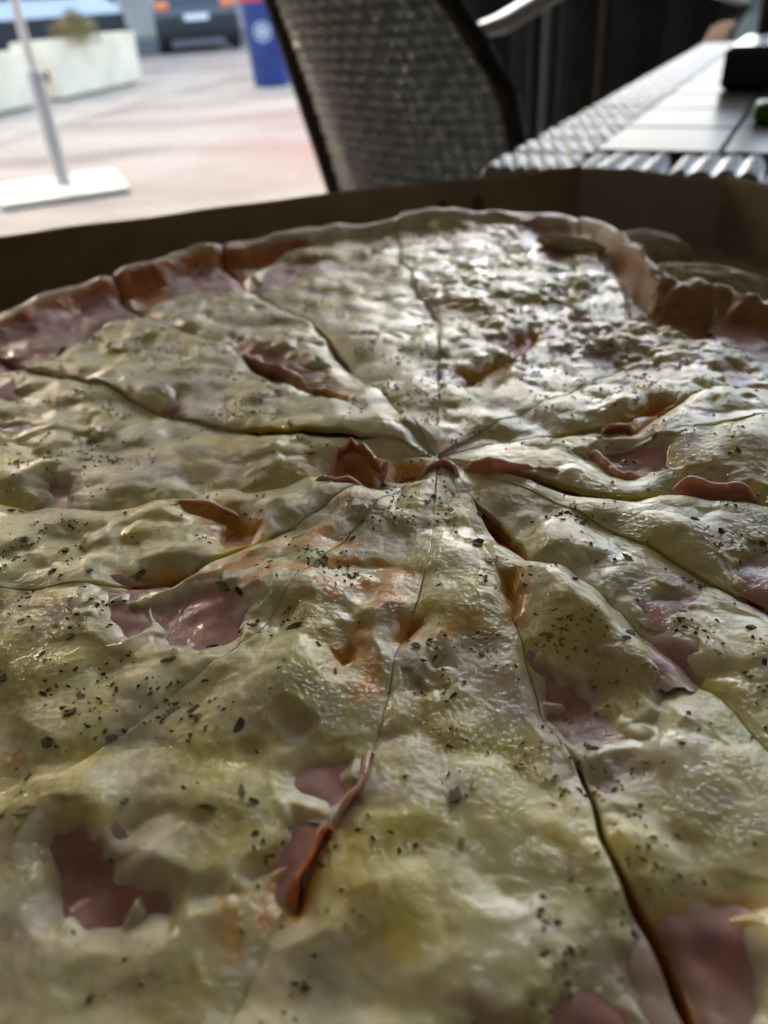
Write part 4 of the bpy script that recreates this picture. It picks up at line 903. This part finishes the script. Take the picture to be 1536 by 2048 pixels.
for k in range(12):
    bm = flake_bm(k) if k < 10 else stem_bm()
    me = bpy.data.meshes.new('herb_flake'); bmesh.ops.recalc_face_normals(bm, faces=bm.faces); bm.to_mesh(me); bm.free()
    me.polygons.foreach_set('use_smooth', [k >= 10]*len(me.polygons))
    me.materials.append(M_herb[[0, 0, 1, 2, 3, 0, 1, 3, 0, 1, 3, 2][k]]); flakes.append(me)
HX = np.concatenate([h[0] for h in herb_pool]); HY = np.concatenate([h[1] for h in herb_pool]); HZ = np.concatenate([h[2] for h in herb_pool])
HN = np.concatenate([h[3] for h in herb_pool]); HA = np.concatenate([h[4] for h in herb_pool]); HS = np.concatenate([np.full(len(h[0]), i) for i, h in enumerate(herb_pool)])
vis = in_view(HX, HY, HZ, .05)
def put(j, size, me=None):
    me = me or flakes[rng.choice(12, p=[.1]*8+[.07, .06, .04, .03])]
    sl = slices[HS[j]]
    o = link(bpy.data.objects.new('herb_flake', me), sl)
    nrm = Vector(HN[j]).lerp(Vector((0, 0, 1)), .2)+Vector(rng.uniform(-.3, .3, 3)); nrm.normalize()
    q = nrm.to_track_quat('Z', 'Y').to_matrix().to_4x4() @ Matrix.Rotation(rng.uniform(0, 6.28), 4, 'Z')
    M = Matrix.Translation(Vector((HX[j], HY[j], HZ[j]))-Vector(PZ)+nrm*size*.05) @ q @ Matrix.Diagonal((size, size, size*.8, 1))
    o.matrix_basis = M
for bx, by, sz in BIG_HERBS:
    d2 = (HX-bx/1000)**2+(HY-by/1000)**2; j = int(np.argmin(d2)); put(j, sz*.00105, flakes[rng.integers(0, 10)])
dens = np.clip(.12+1.3*N(HX, HY, .02, 110)+1.2*N(HX, HY, .007, 111), .03, None)**1.5*HA
dist = np.hypot(HX, HY); mid_ = smooth(.06, .12, dist)*(1-smooth(.2, .3, dist))
pr = dens*vis*(.35+mid_); pr /= pr.sum()
for j in rng.choice(len(HX), 245, replace=False, p=pr): put(int(j), float(np.clip(rng.lognormal(-6.45, .38), .0008, .0022)))
# crumbs of herb too small to pick apart, one joined part per slice
pr2 = dens*(.2+vis); pr2 /= pr2.sum()
js = rng.choice(len(HX), 4600, replace=False, p=pr2)
for i in range(NCUT):
    VV = []; FF = []
    for j in js[HS[js] == i]:
        c = np.array([HX[j], HY[j], HZ[j]])+HN[j]*.0001; n_ = HN[j]; a = np.cross(n_, rng.normal(size=3)); a /= np.linalg.norm(a); b = np.cross(n_, a)
        s_ = rng.uniform(.00018, .00065); e_ = rng.uniform(.2, .7)
        o_ = len(VV)
        for u_, v_, h_ in ((-1, 0, 0), (0, -e_, 0), (1, 0, 0), (0, e_, 0), (0, 0, .6)): VV.append(c+a*u_*s_+b*v_*s_+n_*h_*s_)
        FF += [(o_, o_+1, o_+4), (o_+1, o_+2, o_+4), (o_+2, o_+3, o_+4), (o_+3, o_, o_+4)]
    if not VV: continue
    me = bpy.data.meshes.new('herb_crumbs'); me.from_pydata([tuple(v-PZ) for v in VV], [], FF); me.materials.append(M_herb[rng.integers(0, 3)])
    tag(link(bpy.data.objects.new('herb_crumbs', me), slices[i]), kind='stuff')
